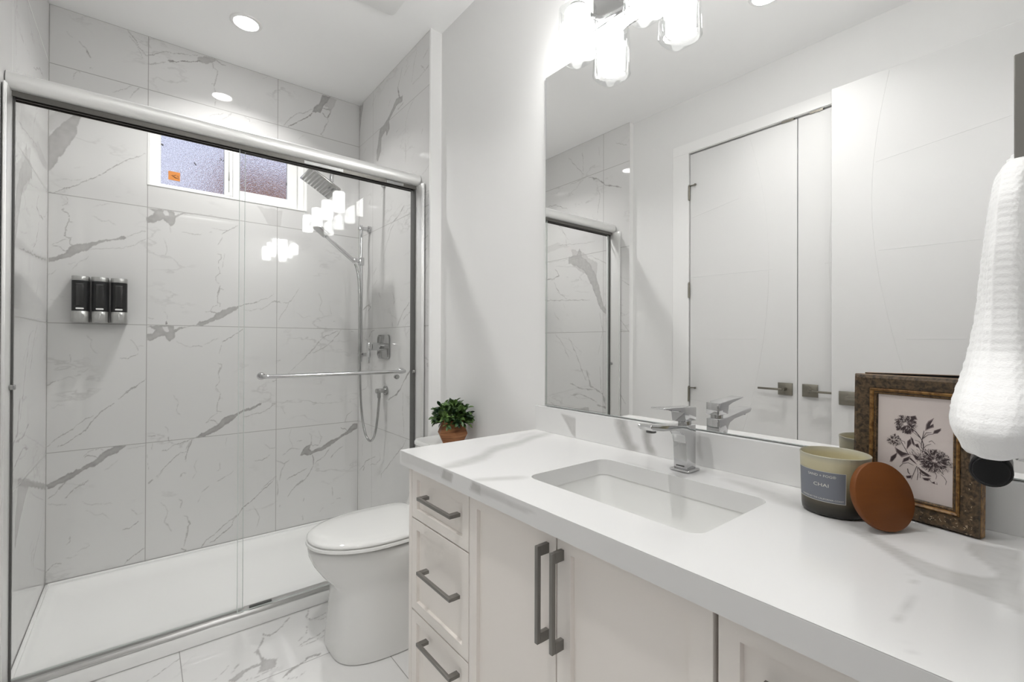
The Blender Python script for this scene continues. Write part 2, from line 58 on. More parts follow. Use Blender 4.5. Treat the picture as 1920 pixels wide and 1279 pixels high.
INK={'k':[[14,976,1643,914,1605,873,1551,821,1475,795,1396,792,1288],[7,985,1617,923,1566,852,1506],[10,812,1489,787,1639],[8,812,1477,757,1608,680,1622],[8,793,1505,727,1577,651,1603],[10,820,1439,827,1341,796,1287],[6,920,1444,860,1431,818,1367],[9,1133,1378,1078,1277,1013,1154],[8,970,1459,917,1359,856,1310,825,1256],[7,788,1325,750,1380,684,1418],[8,1150,899,1100,973,1018,1005,936,975],[8,886,975,932,830,969,710],[9,876,954,868,834,879,722],[8,856,958,834,879,836,770],[10,844,865,794,829,707,840],[7,539,907,492,861,464,810,476,743],[6,614,911,599,868,611,806],[6,705,781,666,732,590,717,596,751],[12,1025,892,1019,832,992,802],[7,714,1448,676,1479,628,1429],[7,1123,1393,1081,1388,1069,1341],[6,1157,772,1130,767],[6,1114,758,1099,750],[6,1088,746,1072,738],[5,1039,1720,979,1715,918,1723],[5,1042,1706,991,1675,935,1657],[5,1049,1694,1017,1642,976,1600],[5,1060,1685,1052,1622,1033,1563],[5,1072,1682,1091,1617,1097,1551],[5,1085,1684,1126,1629,1157,1568],[5,1095,1691,1152,1656,1203,1610],[5,1100,1703,1163,1694,1226,1671],[5,1101,1716,1159,1735,1221,1740],[5,1096,1730,1139,1772,1190,1804],[5,1086,1740,1107,1800,1139,1852],[5,1074,1746,1069,1812,1076,1876],[5,1062,1747,1031,1808,1013,1872],[5,1050,1742,1001,1787,960,1841],[5,1042,1732,982,1755,927,1788],[5,1039,1720,979,1715,918,1724],[5,1227,1385,1194,1382,1160,1387],[5,1232,1368,1213,1333,1188,1305],[5,1244,1359,1250,1313,1249,1267],[5,1256,1364,1285,1333,1309,1297],[5,1262,1379,1296,1382,1330,1377],[5,1257,1396,1277,1431,1302,1460],[5,1245,1405,1239,1451,1240,1496],[5,1233,1400,1205,1430,1181,1466],[5,1227,1385,1194,1382,1160,1387],[5,586,1130,502,1131,419,1148],[5,587,1121,509,1103,427,1102],[5,590,1112,521,1076,445,1057],[5,594,1103,537,1051,470,1015],[5,600,1095,559,1029,504,977],[5,608,1088,583,1011,543,945],[5,616,1082,610,998,587,921],[5,625,1079,638,991,633,907],[5,635,1077,666,990,679,902],[5,644,1077,692,995,724,907],[5,652,1080,715,1006,764,923],[5,660,1084,734,1022,799,948],[5,665,1090,749,1043,825,981],[5,670,1097,757,1068,842,1022],[5,672,1106,760,1095,849,1067],[5,672,1115,757,1124,846,1115],[5,670,1124,747,1152,832,1163],[5,667,1134,732,1179,809,1208],[5,661,1142,712,1203,777,1250],[5,654,1150,688,1223,738,1285],[5,646,1156,662,1238,695,1312],[5,637,1161,634,1247,649,1329],[5,628,1163,606,1251,602,1337],[5,619,1164,580,1248,557,1335],[5,610,1162,556,1240,516,1322],[5,602,1159,535,1226,481,1301],[5,596,1154,519,1207,452,1271],[5,591,1147,508,1184,432,1235],[5,587,1139,502,1159,421,1194],[5,586,1131,502,1131,419,1149],[5,901,1184,864,1167],[5,1005,1208,976,1163],[5,915,1213,866,1170],[5,924,1199,888,1136],[5,974,1174,928,1152],[5,959,1225,934,1159],[5,880,1227,820,1171],[5,976,1276,930,1246],[5,971,1219,947,1187],[5,864,1202,833,1139],[5,961,1254,903,1204],[5,894,1285,868,1255]],'b':[[753,1669,746,1755,723,1807,658,1859,694,1775,702,1738,665,1780,659,1733,702,1708],[647,1616,634,1666,560,1708,559,1679,595,1631],[1283,1057,1200,1138,1219,1059,1270,978,1297,978],[1208,1238,1160,1210,1106,1184,1023,1171,1125,1105,1190,1166],[1101,998,1082,1065,1001,1120,1020,1054],[1037,1273,1030,1398,990,1443,978,1371],[981,1482,950,1451,927,1345,958,1375],[917,1359,878,1379,856,1323,896,1327],[1042,752,971,777,980,732,1031,718],[792,781,696,795,724,752,772,751],[1000,1083,938,1036,897,1009,918,1041,980,1100],[942,1170,851,1141,840,1095,900,1094],[856,946,806,910,698,854,736,832,814,872],[666,732,629,754,628,719],[1069,1665,987,1691,955,1610,994,1554,1055,1568],[1002,1862,922,1886,900,1828,961,1831],[800,1056,743,1118,685,1107,609,1078,645,998,684,1060,740,999],[1029,1717,1008,1737,982,1740,962,1728,973,1720,963,1712,989,1705,1009,1711],[1016,1703,984,1722,952,1717,932,1693,947,1685,937,1672,971,1670,993,1686],[1035,1682,1007,1683,986,1665,978,1638,991,1639,988,1625,1012,1638,1024,1660],[1043,1681,1014,1684,997,1667,999,1638,1013,1637,1015,1621,1035,1634,1039,1657],[1050,1622,1028,1602,1019,1568,1025,1536,1035,1547,1039,1530,1051,1562,1051,1592],[1064,1631,1040,1609,1035,1575,1051,1543,1061,1555,1070,1539,1080,1571,1072,1601],[1083,1672,1071,1641,1079,1608,1102,1586,1107,1601,1119,1591,1116,1625,1099,1649],[1093,1667,1092,1638,1104,1608,1126,1591,1126,1605,1138,1597,1128,1628,1111,1648],[1145,1642,1153,1610,1175,1586,1201,1579,1197,1594,1211,1591,1191,1619,1168,1630],[1135,1678,1152,1642,1183,1622,1215,1625,1205,1643,1222,1646,1193,1671,1164,1675],[1130,1695,1150,1667,1179,1656,1205,1664,1195,1677,1208,1682,1180,1698,1155,1697],[1122,1710,1148,1691,1181,1686,1207,1696,1193,1705,1206,1712,1173,1720,1148,1715],[1146,1730,1170,1713,1195,1715,1210,1736,1198,1744,1205,1756,1179,1758,1162,1744],[1111,1747,1143,1748,1172,1768,1186,1798,1171,1796,1177,1811,1146,1795,1129,1771],[1097,1754,1125,1761,1144,1785,1147,1815,1134,1811,1135,1826,1113,1805,1105,1779],[1100,1803,1126,1814,1137,1839,1129,1867,1117,1861,1113,1876,1098,1853,1099,1828],[1067,1764,1083,1783,1083,1808,1069,1828,1062,1818,1055,1829,1051,1804,1059,1784],[1046,1801,1057,1827,1051,1854,1032,1872,1028,1859,1018,1868,1020,1840,1033,1821],[1040,1788,1051,1814,1043,1838,1021,1850,1017,1837,1005,1842,1008,1817,1024,1802],[994,1790,988,1829,966,1855,936,1859,939,1841,923,1842,943,1811,968,1801],[1029,1750,1018,1788,991,1815,960,1819,966,1801,950,1803,974,1772,1001,1761],[976,1748,957,1779,930,1792,904,1781,913,1767,901,1760,927,1742,951,1745],[1227,1380,1213,1391,1199,1390,1188,1381,1195,1376,1190,1371,1205,1368,1216,1374],[1203,1340,1190,1340,1179,1330,1174,1315,1181,1316,1179,1308,1191,1315,1197,1328],[1238,1364,1224,1354,1216,1335,1217,1314,1224,1319,1225,1308,1235,1326,1237,1345],[1246,1367,1239,1346,1241,1321,1251,1301,1255,1312,1260,1302,1260,1327,1253,1347],[1253,1366,1252,1350,1259,1335,1270,1330,1270,1338,1276,1335,1271,1351,1262,1359],[1262,1373,1269,1356,1280,1349,1291,1354,1287,1362,1293,1366,1283,1376,1272,1375],[1302,1386,1313,1373,1326,1372,1335,1384,1329,1390,1333,1397,1320,1401,1311,1393],[1263,1405,1281,1407,1295,1423,1299,1444,1291,1442,1293,1453,1277,1440,1270,1422],[1255,1418,1268,1423,1273,1437,1269,1453,1264,1450,1261,1458,1254,1446,1255,1432],[1237,1448,1245,1468,1243,1491,1233,1509,1229,1500,1224,1509,1223,1485,1230,1466],[1231,1407,1232,1426,1225,1442,1213,1449,1213,1440,1207,1444,1213,1426,1222,1417],[1197,1413,1190,1429,1179,1437,1167,1436,1171,1428,1165,1427,1175,1417,1186,1415],[544,1124,514,1140,478,1143,451,1133,466,1126,453,1121,489,1115,517,1119],[536,1110,506,1123,474,1121,452,1105,467,1100,456,1091,489,1089,513,1099],[592,1114,568,1127,543,1125,529,1108,541,1102,534,1093,560,1091,576,1102],[522,1064,496,1070,473,1060,462,1040,475,1038,470,1027,495,1033,508,1049],[559,1068,529,1066,504,1048,491,1024,505,1025,500,1012,528,1027,543,1047],[561,1051,535,1052,517,1036,514,1012,526,1013,525,1000,546,1012,554,1032],[615,1096,587,1083,568,1054,567,1021,581,1028,581,1011,603,1037,609,1066],[619,1096,597,1078,583,1048,581,1018,591,1027,590,1012,607,1040,613,1068],[613,1016,599,1003,594,980,600,959,607,966,611,955,618,976,616,996],[622,1031,603,1009,599,976,610,945,619,956,626,941,634,973,628,1002],[629,1097,617,1070,616,1034,624,1002,629,1016,633,1000,637,1036,633,1067],[640,1082,632,1052,641,1016,661,988,664,1003,675,990,670,1026,655,1054],[667,1034,669,1002,683,965,704,938,703,954,714,941,702,978,684,1006],[661,1061,663,1027,681,992,707,968,705,985,719,973,705,1010,683,1036],[686,1036,689,1014,702,992,720,978,719,989,728,983,717,1006,701,1021],[689,1055,701,1022,727,991,757,975,750,991,766,983,742,1016,715,1036],[681,1069,693,1037,719,1009,748,994,741,1010,756,1003,732,1034,706,1051],[732,1036,751,1008,781,981,810,968,801,982,816,976,787,1004,759,1020],[694,1090,718,1065,752,1048,781,1044,769,1056,784,1055,751,1075,723,1083],[706,1091,734,1069,771,1053,803,1050,788,1061,804,1060,767,1078,737,1085],[723,1097,752,1075,789,1064,819,1068,804,1079,819,1082,783,1096,753,1096],[750,1120,780,1108,815,1106,841,1115,826,1121,839,1126,803,1130,777,1125],[674,1134,701,1123,727,1128,741,1147,728,1152,734,1162,707,1161,691,1147],[736,1159,762,1148,785,1154,797,1174,784,1178,789,1189,764,1187,750,1173],[665,1138,692,1135,718,1146,732,1166,719,1167,725,1177,698,1169,681,1154],[714,1202,740,1210,764,1230,775,1254,763,1250,768,1262,743,1244,729,1223],[681,1184,708,1189,727,1209,731,1236,718,1232,719,1246,697,1229,689,1206],[644,1152,668,1159,681,1181,677,1206,666,1202,664,1215,648,1196,646,1174],[661,1221,685,1241,697,1275,695,1309,684,1298,682,1315,666,1283,663,1252],[635,1219,654,1236,657,1263,645,1289,637,1279,630,1292,623,1266,629,1243],[623,1256,639,1276,640,1304,626,1328,619,1318,611,1330,606,1303,615,1280],[603,1221,607,1246,601,1276,586,1299,584,1287,576,1298,580,1268,591,1244],[601,1187,601,1216,589,1249,570,1273,571,1259,561,1270,571,1237,586,1212],[613,1161,612,1192,599,1227,580,1252,581,1237,570,1250,581,1214,597,1187],[582,1179,574,1208,553,1236,529,1251,533,1237,521,1245,539,1216,560,1198],[600,1151,594,1181,574,1205,548,1215,552,1201,539,1205,556,1178,578,1165],[548,1200,539,1226,519,1248,496,1258,501,1245,489,1250,508,1226,528,1213],[608,1137,591,1170,561,1197,530,1207,539,1191,523,1196,551,1166,579,1152],[518,1165,492,1188,457,1203,428,1205,441,1195,426,1195,460,1178,489,1171],[548,1144,525,1168,495,1179,470,1173,481,1162,469,1158,498,1143,523,1144]]}
# ---------------------------------------------------------------- node helpers and materials
MATS = {}
def new_mat(name):
    m = bpy.data.materials.new(name); m.use_nodes = True; nt = m.node_tree
    MATS[name] = m
    return m, nt, nt.nodes['Principled BSDF']
def simple(name, col, rough=.5, metal=0.0, spec=.5, bump=None, coat=0, emit=None, es=0):
    m, nt, b = new_mat(name)
    b.inputs['Base Color'].default_value = (*col, 1); b.inputs['Roughness'].default_value = rough
    b.inputs['Metallic'].default_value = metal; b.inputs['Specular IOR Level'].default_value = spec
    if coat: b.inputs['Coat Weight'].default_value = coat; b.inputs['Coat Roughness'].default_value = .05
    if emit: b.inputs['Emission Color'].default_value = (*emit, 1); b.inputs['Emission Strength'].default_value = es
    if bump:
        sc, st, dist = bump
        tc = nt.nodes.new('ShaderNodeTexCoord'); n = nt.nodes.new('ShaderNodeTexNoise'); n.inputs['Scale'].default_value = sc
        n.inputs['Detail'].default_value = 3
        bp = nt.nodes.new('ShaderNodeBump'); bp.inputs['Strength'].default_value = st; bp.inputs['Distance'].default_value = dist
        nt.links.new(tc.outputs['Object'], n.inputs['Vector']); nt.links.new(n.outputs['Fac'], bp.inputs['Height'])
        nt.links.new(bp.outputs[0], b.inputs['Normal'])
    return m
def N(nt, t, **k):
    n = nt.nodes.new(t)
    for a, b in k.items(): setattr(n, a, b)
    return n
def math_node(nt, op, a, b=None, c=None):
    n = nt.nodes.new('ShaderNodeMath'); n.operation = op
    for i, v in enumerate((a, b, c)):
        if v is None: continue
        if isinstance(v, (int, float)): n.inputs[i].default_value = v
        else: nt.links.new(v, n.inputs[i])
    return n.outputs[0]
def mix_col(nt, fac, a, b):
    n = nt.nodes.new('ShaderNodeMix'); n.data_type = 'RGBA'
    if isinstance(fac, (int, float)): n.inputs[0].default_value = fac
    else: nt.links.new(fac, n.inputs[0])
    for i, v in ((6, a), (7, b)):
        if isinstance(v, tuple): n.inputs[i].default_value = (*v, 1)
        else: nt.links.new(v, n.inputs[i])
    return n.outputs[2]

def marble(name, base, vein, rough, joints=(), grout=(.36, .35, .34), gw=.0016, faint=.35, spec=.5, gcol=None):
    """stone with traced veins from the mesh attribute 'vein', faint background clouding and grout lines.
    joints: list of (axis, first, pitch or None, list)"""
    m, nt, b = new_mat(name)
    tc = N(nt, 'ShaderNodeTexCoord'); at = N(nt, 'ShaderNodeAttribute'); at.attribute_name = 'vein'
    n1 = N(nt, 'ShaderNodeTexNoise'); n1.inputs['Scale'].default_value = 1.7; n1.inputs['Detail'].default_value = 5; n1.inputs['Roughness'].default_value = .6
    mp = N(nt, 'ShaderNodeMapping'); mp.inputs['Rotation'].default_value = (.5, .7, .4); mp.inputs['Scale'].default_value = (1, 1, 2.3)
    nt.links.new(tc.outputs['Object'], mp.inputs[0]); nt.links.new(mp.outputs[0], n1.inputs['Vector'])
    d = math_node(nt, 'ABSOLUTE', math_node(nt, 'SUBTRACT', n1.outputs['Fac'], .5))
    thin = math_node(nt, 'SUBTRACT', 1.0, math_node(nt, 'MULTIPLY', d, 70.0)); thin = math_node(nt, 'MAXIMUM', thin, 0.0)
    n2 = N(nt, 'ShaderNodeTexNoise'); n2.inputs['Scale'].default_value = 3.1; n2.inputs['Detail'].default_value = 2
    nt.links.new(tc.outputs['Object'], n2.inputs['Vector'])
    msk = math_node(nt, 'MAXIMUM', math_node(nt, 'MULTIPLY', math_node(nt, 'SUBTRACT', n2.outputs['Fac'], .5), 5.0), 0.0)
    faintv = math_node(nt, 'MULTIPLY', math_node(nt, 'MULTIPLY', thin, msk), faint)
    # grain inside veins
    n3 = N(nt, 'ShaderNodeTexNoise'); n3.inputs['Scale'].default_value = 38; n3.inputs['Detail'].default_value = 4
    nt.links.new(tc.outputs['Object'], n3.inputs['Vector'])
    g = math_node(nt, 'ADD', math_node(nt, 'MULTIPLY', n3.outputs['Fac'], .7), .62)
    v = math_node(nt, 'MULTIPLY', at.outputs['Fac'], g)
    v = math_node(nt, 'MINIMUM', math_node(nt, 'MAXIMUM', v, faintv), 1.0)
    n4 = N(nt, 'ShaderNodeTexNoise'); n4.inputs['Scale'].default_value = 1.1
    nt.links.new(tc.outputs['Object'], n4.inputs['Vector'])
    basec = mix_col(nt, n4.outputs['Fac'], tuple(c * .965 for c in base), tuple(min(1, c * 1.03) for c in base))
    col = mix_col(nt, v, basec, vein)
    if joints:
        sx = N(nt, 'ShaderNodeSeparateXYZ'); nt.links.new(tc.outputs['Object'], sx.inputs[0])
        gf = None
        for ax, vals in joints:
            for val in vals:
                dd = math_node(nt, 'ABSOLUTE', math_node(nt, 'SUBTRACT', sx.outputs[ax], val))
                f = math_node(nt, 'SUBTRACT', 1.0, math_node(nt, 'SMOOTH_MAX', math_node(nt, 'MULTIPLY', math_node(nt, 'SUBTRACT', dd, gw * .6), 1.0 / (gw * .8)), 0.0, .1))
                f = math_node(nt, 'MAXIMUM', f, 0.0)
                gf = f if gf is None else math_node(nt, 'MAXIMUM', gf, f)
        gf = math_node(nt, 'MINIMUM', gf, 1.0)
        col = mix_col(nt, gf, col, grout)
        nt.links.new(math_node(nt, 'ADD', math_node(nt, 'MULTIPLY', gf, .5), rough), b.inputs['Roughness'])
    else:
        b.inputs['Roughness'].default_value = rough
    nt.links.new(col, b.inputs['Base Color']); b.inputs['Specular IOR Level'].default_value = spec
    return m

def clear_glass(name, tint=(1, 1, 1), r0=.045, rough=0.0):
    """thin clear glass: see-through with a fresnel reflection on each face"""
    m = bpy.data.materials.new(name); m.use_nodes = True; nt = m.node_tree; nt.nodes.clear(); MATS[name] = m
    o = N(nt, 'ShaderNodeOutputMaterial'); mx = N(nt, 'ShaderNodeMixShader'); t = N(nt, 'ShaderNodeBsdfTransparent'); g = N(nt, 'ShaderNodeBsdfGlossy')
    t.inputs[0].default_value = (*tint, 1); g.inputs['Roughness'].default_value = rough
    geo = N(nt, 'ShaderNodeNewGeometry'); dp = N(nt, 'ShaderNodeVectorMath'); dp.operation = 'DOT_PRODUCT'
    nt.links.new(geo.outputs['Normal'], dp.inputs[0]); nt.links.new(geo.outputs['Incoming'], dp.inputs[1])
    c = math_node(nt, 'ABSOLUTE', dp.outputs['Value'])
    f = math_node(nt, 'POWER', math_node(nt, 'SUBTRACT', 1.0, c), 5.0)
    f = math_node(nt, 'ADD', math_node(nt, 'MULTIPLY', f, 1 - r0), r0)
    nt.links.new(f, mx.inputs[0]); nt.links.new(t.outputs[0], mx.inputs[1]); nt.links.new(g.outputs[0], mx.inputs[2])
    nt.links.new(mx.outputs[0], o.inputs[0])
    return m

Z1 = 0.064; D = 2.991; WT = 1.109; W = 1.171; XL = -0.342; XW = -0.383; H = 2.74; Z0 = 0.857
rows = [Z1 + .601 * k for k in (1, 2, 3, 4)]
PAINT = (.80, .796, .789)
paint = simple('wall_paint', PAINT, .55, spec=.3)
ceil_paint = simple('ceiling_paint', (.93, .93, .925), .8, spec=.15)
door_paint = simple('door_paint', (.72, .717, .71), .42, spec=.35)
trim_paint = simple('trim_paint', (.86, .856, .848), .4, spec=.4)
TB = (.70, .695, .687); TV = (.27, .255, .248)
tile_back = marble('marble_tile_back', TB, TV, .035, joints=[('X', [XL, 0.0175, .6195, WT]), ('Z', rows + [Z1 + .003, H])])
tile_right = marble('marble_tile_right', TB, TV, .035, joints=[('Z', rows + [Z1 + .003, H]), ('Y', [2.76, D])])
tile_left = marble('marble_tile_left', TB, TV, .035, joints=[('Z', rows + [Z1 + .003, H]), ('Y', [2.24, D])])
tile_floor = marble('marble_tile_floor', (.87, .865, .858), TV, .05, joints=[('X', [.1165, .735]), ('Y', [1.80, 1.2, .6, 0.0])], gw=.0014)
quartz = marble('quartz_counter', (.775, .773, .766), (.50, .497, .483), .16, faint=.0)
quartz_edge = marble('quartz_edge', (.75, .747, .74), (.40, .392, .38), .2, faint=.0)
cab = simple('cabinet_paint', (.88, .835, .79), .42, spec=.35)
chrome = simple('chrome', (.60, .60, .605), .05, 1.0)
chrome_dim = simple('satin_chrome', (.43, .43, .425), .18, 1.0)
alu = simple('brushed_aluminium', (.84, .837, .825), .42, .55)
track_alu = simple('track_aluminium', (.58, .575, .565), .3, .8)
alu_dark = simple('dark_channel', (.13, .125, .115), .35, .8)  # dark metal of the channel strips under the header
nickel = simple('brushed_nickel', (.215, .205, .19), .4, .45)
bronze = simple('antique_nickel', (.25, .235, .20), .4, 1.0)
gasket = simple('dark_gasket', (.10, .10, .095), .5)
rubber = simple('black_rubber', (.03, .03, .03), .4)
porcelain = simple('porcelain', (.80, .80, .785), .07, spec=.5)
acrylic = simple('white_acrylic', (.87, .87, .86), .18, spec=.45)
vinyl = simple('white_vinyl', (.86, .86, .85), .35)
mirror_m = simple('mirror_silver', (.95, .95, .945), .0, 1.0)
mirror_edge = simple('mirror_edge', (.62, .66, .65), .2, .4)
shower_glass = clear_glass('shower_glass', (.99, .992, .99), r0=.015)
glass_edge = simple('glass_edge', (.60, .64, .62), .15, spec=.6)
shade_glass = clear_glass('shade_glass', (.95, .955, .955), r0=.012)
lamp_white = simple('lit_opal_glass', (.9, .9, .9), .4, emit=(1, .992, .975), es=SHADE_E)
lamp_spot = simple('lit_lamp_lens', (.9, .9, .9), .4, emit=(1, .993, .978), es=SPOT_E)
black_plastic = simple('black_plastic', (.006, .006, .0065), .3, spec=.3)
dark_plastic = simple('dark_window_plastic', (.004, .004, .004), .12, spec=.6)
satin_silver = simple('satin_silver_plastic', (.50, .50, .49), .32, .9)
white_label = simple('white_oval_label', (.82, .82, .8), .5)
copper_wood = simple('walnut_wood', (.22, .085, .035), .55)
def wood(name, c1, c2, rough, scale=(1, 1, 1), sc=8.0):
    m, nt, b = new_mat(name)
    tc = N(nt, 'ShaderNodeTexCoord'); mp = N(nt, 'ShaderNodeMapping'); mp.inputs['Scale'].default_value = scale
    n = N(nt, 'ShaderNodeTexNoise'); n.inputs['Scale'].default_value = sc; n.inputs['Detail'].default_value = 6; n.inputs['Distortion'].default_value = .6
    nt.links.new(tc.outputs['Object'], mp.inputs[0]); nt.links.new(mp.outputs[0], n.inputs['Vector'])
    r = N(nt, 'ShaderNodeValToRGB'); r.color_ramp.elements[0].position = .35; r.color_ramp.elements[1].position = .65
    r.color_ramp.elements[0].color = (*c1, 1); r.color_ramp.elements[1].color = (*c2, 1)
    nt.links.new(n.outputs['Fac'], r.inputs[0]); nt.links.new(r.outputs[0], b.inputs['Base Color'])
    bp = N(nt, 'ShaderNodeBump'); bp.inputs['Strength'].default_value = .15; bp.inputs['Distance'].default_value = .001
    nt.links.new(n.outputs['Fac'], bp.inputs['Height']); nt.links.new(bp.outputs[0], b.inputs['Normal'])
    b.inputs['Roughness'].default_value = rough; b.inputs['Specular IOR Level'].default_value = .25
    return m
pot_wood = wood('acacia_wood', (.15, .055, .022), (.38, .17, .075), .5, (1, 1, 12), 9)
pot_dark = wood('acacia_wood_dark', (.12, .045, .02), (.25, .10, .045), .5, (1, 1, 12), 9)
lid_wood = wood('stained_wood', (.150, .046, .008), (.172, .054, .010), .5, (1, 6, 1), 7)
frame_dark = wood('antique_frame_dark', (.035, .026, .018), (.13, .088, .052), .42, (1, 1, 1), 150)
frame_gold = wood('antique_frame_gold', (.10, .045, .014), (.34, .19, .065), .38, (1, 1, 1), 110)
paper = simple('aged_print_paper', (.64, .57, .545), .35, coat=.3)
ink = simple('sepia_ink', (.052, .035, .038), .6)
ink_soft = simple('soft_sepia_wash', (.26, .205, .205), .6)
back_board = simple('black_backing', (.006, .006, .006), .7)
candle_label = simple('grey_blue_label', (.165, .175, .205), .5)
label_line = simple('cream_print', (.66, .65, .60), .5)
wax = simple('cream_wax', (.70, .64, .42), .5)
def towel_mat():
    m, nt, b = new_mat('white_waffle_cotton')
    b.inputs['Base Color'].default_value = (.92, .92, .915, 1); b.inputs['Roughness'].default_value = .95
    b.inputs['Sheen Weight'].default_value = .3; b.inputs['Specular IOR Level'].default_value = .1
    tc = N(nt, 'ShaderNodeTexCoord'); n = N(nt, 'ShaderNodeTexNoise'); n.inputs['Scale'].default_value = 420; n.inputs['Detail'].default_value = 3
    nt.links.new(tc.outputs['Object'], n.inputs['Vector'])
    bp = N(nt, 'ShaderNodeBump'); bp.inputs['Strength'].default_value = .5; bp.inputs['Distance'].default_value = .0012
    nt.links.new(n.outputs['Fac'], bp.inputs['Height']); nt.links.new(bp.outputs[0], b.inputs['Normal'])
    return m
cotton = towel_mat()
def jar_mat():
    m, nt, b = new_mat('smoked_candle_glass')
    tc = N(nt, 'ShaderNodeTexCoord'); sx = N(nt, 'ShaderNodeSeparateXYZ'); nt.links.new(tc.outputs['Object'], sx.inputs[0])
    r = N(nt, 'ShaderNodeValToRGB'); nt.links.new(math_node(nt, 'MULTIPLY', sx.outputs['Z'], 1 / .112), r.inputs[0])
    e = r.color_ramp.elements; e[0].position = 0; e[0].color = (.008, .008, .006, 1); e[1].position = 1; e[1].color = (.40, .38, .30, 1)
    for p, c in ((.16, (.03, .026, .018)), (.30, (.10, .085, .055)), (.45, (.20, .17, .11)), (.72, (.46, .41, .26)), (.90, (.50, .46, .31))):
        x = e.new(p); x.color = (*c, 1)
    nt.links.new(r.outputs[0], b.inputs['Base Color']); b.inputs['Roughness'].default_value = .3
    return m
jar_glass = jar_mat()
def leaf_mat(name, c1, c2):
    m, nt, b = new_mat(name)
    tc = N(nt, 'ShaderNodeTexCoord'); n = N(nt, 'ShaderNodeTexNoise'); n.inputs['Scale'].default_value = 26
    nt.links.new(tc.outputs['Object'], n.inputs['Vector'])
    r = N(nt, 'ShaderNodeValToRGB'); r.color_ramp.elements[0].position = .38; r.color_ramp.elements[1].position = .66
    r.color_ramp.elements[0].color = (*c1, 1); r.color_ramp.elements[1].color = (*c2, 1)
    nt.links.new(n.outputs['Fac'], r.inputs[0]); nt.links.new(r.outputs[0], b.inputs['Base Color'])
    b.inputs['Roughness'].default_value = .35; b.inputs['Specular IOR Level'].default_value = .35
    return m
leaf = leaf_mat('green_leaves', (.012, .040, .014), (.15, .26, .07))
def window_mat():
    m = bpy.data.materials.new('obscure_window_glass'); m.use_nodes = True; nt = m.node_tree; nt.nodes.clear(); MATS[m.name] = m
    o = N(nt, 'ShaderNodeOutputMaterial'); t = N(nt, 'ShaderNodeBsdfRefraction'); t.inputs['IOR'].default_value = 1.08; t.inputs['Roughness'].default_value = .12
    vn = N(nt, 'ShaderNodeTexNoise'); vn.inputs['Scale'].default_value = 330; vn.inputs['Detail'].default_value = 1
    tc0 = N(nt, 'ShaderNodeTexCoord'); nt.links.new(tc0.outputs['Object'], vn.inputs['Vector'])
    nt.links.new(mix_col(nt, math_node(nt, 'MINIMUM', math_node(nt, 'MAXIMUM', math_node(nt, 'MULTIPLY_ADD', vn.outputs['Fac'], 4.0, -1.5), 0.0), 1.0), (.70, .70, .74), (1.0, 1.0, 1.0)), t.inputs[0])
    g = N(nt, 'ShaderNodeBsdfGlossy'); g.inputs['Roughness'].default_value = .25
    mx = N(nt, 'ShaderNodeMixShader'); mx.inputs[0].default_value = .05
    tc = N(nt, 'ShaderNodeTexCoord'); n = N(nt, 'ShaderNodeTexVoronoi'); n.inputs['Scale'].default_value = 260
    nt.links.new(tc.outputs['Object'], n.inputs['Vector'])
    bp = N(nt, 'ShaderNodeBump'); bp.inputs['Strength'].default_value = .9; bp.inputs['Distance'].default_value = .004
    nt.links.new(n.outputs['Distance'], bp.inputs['Height']); nt.links.new(bp.outputs[0], t.inputs['Normal']); nt.links.new(bp.outputs[0], g.inputs['Normal'])
    nt.links.new(t.outputs[0], mx.inputs[1]); nt.links.new(g.outputs[0], mx.inputs[2]); nt.links.new(mx.outputs[0], o.inputs[0])
    return m
obscure = window_mat()

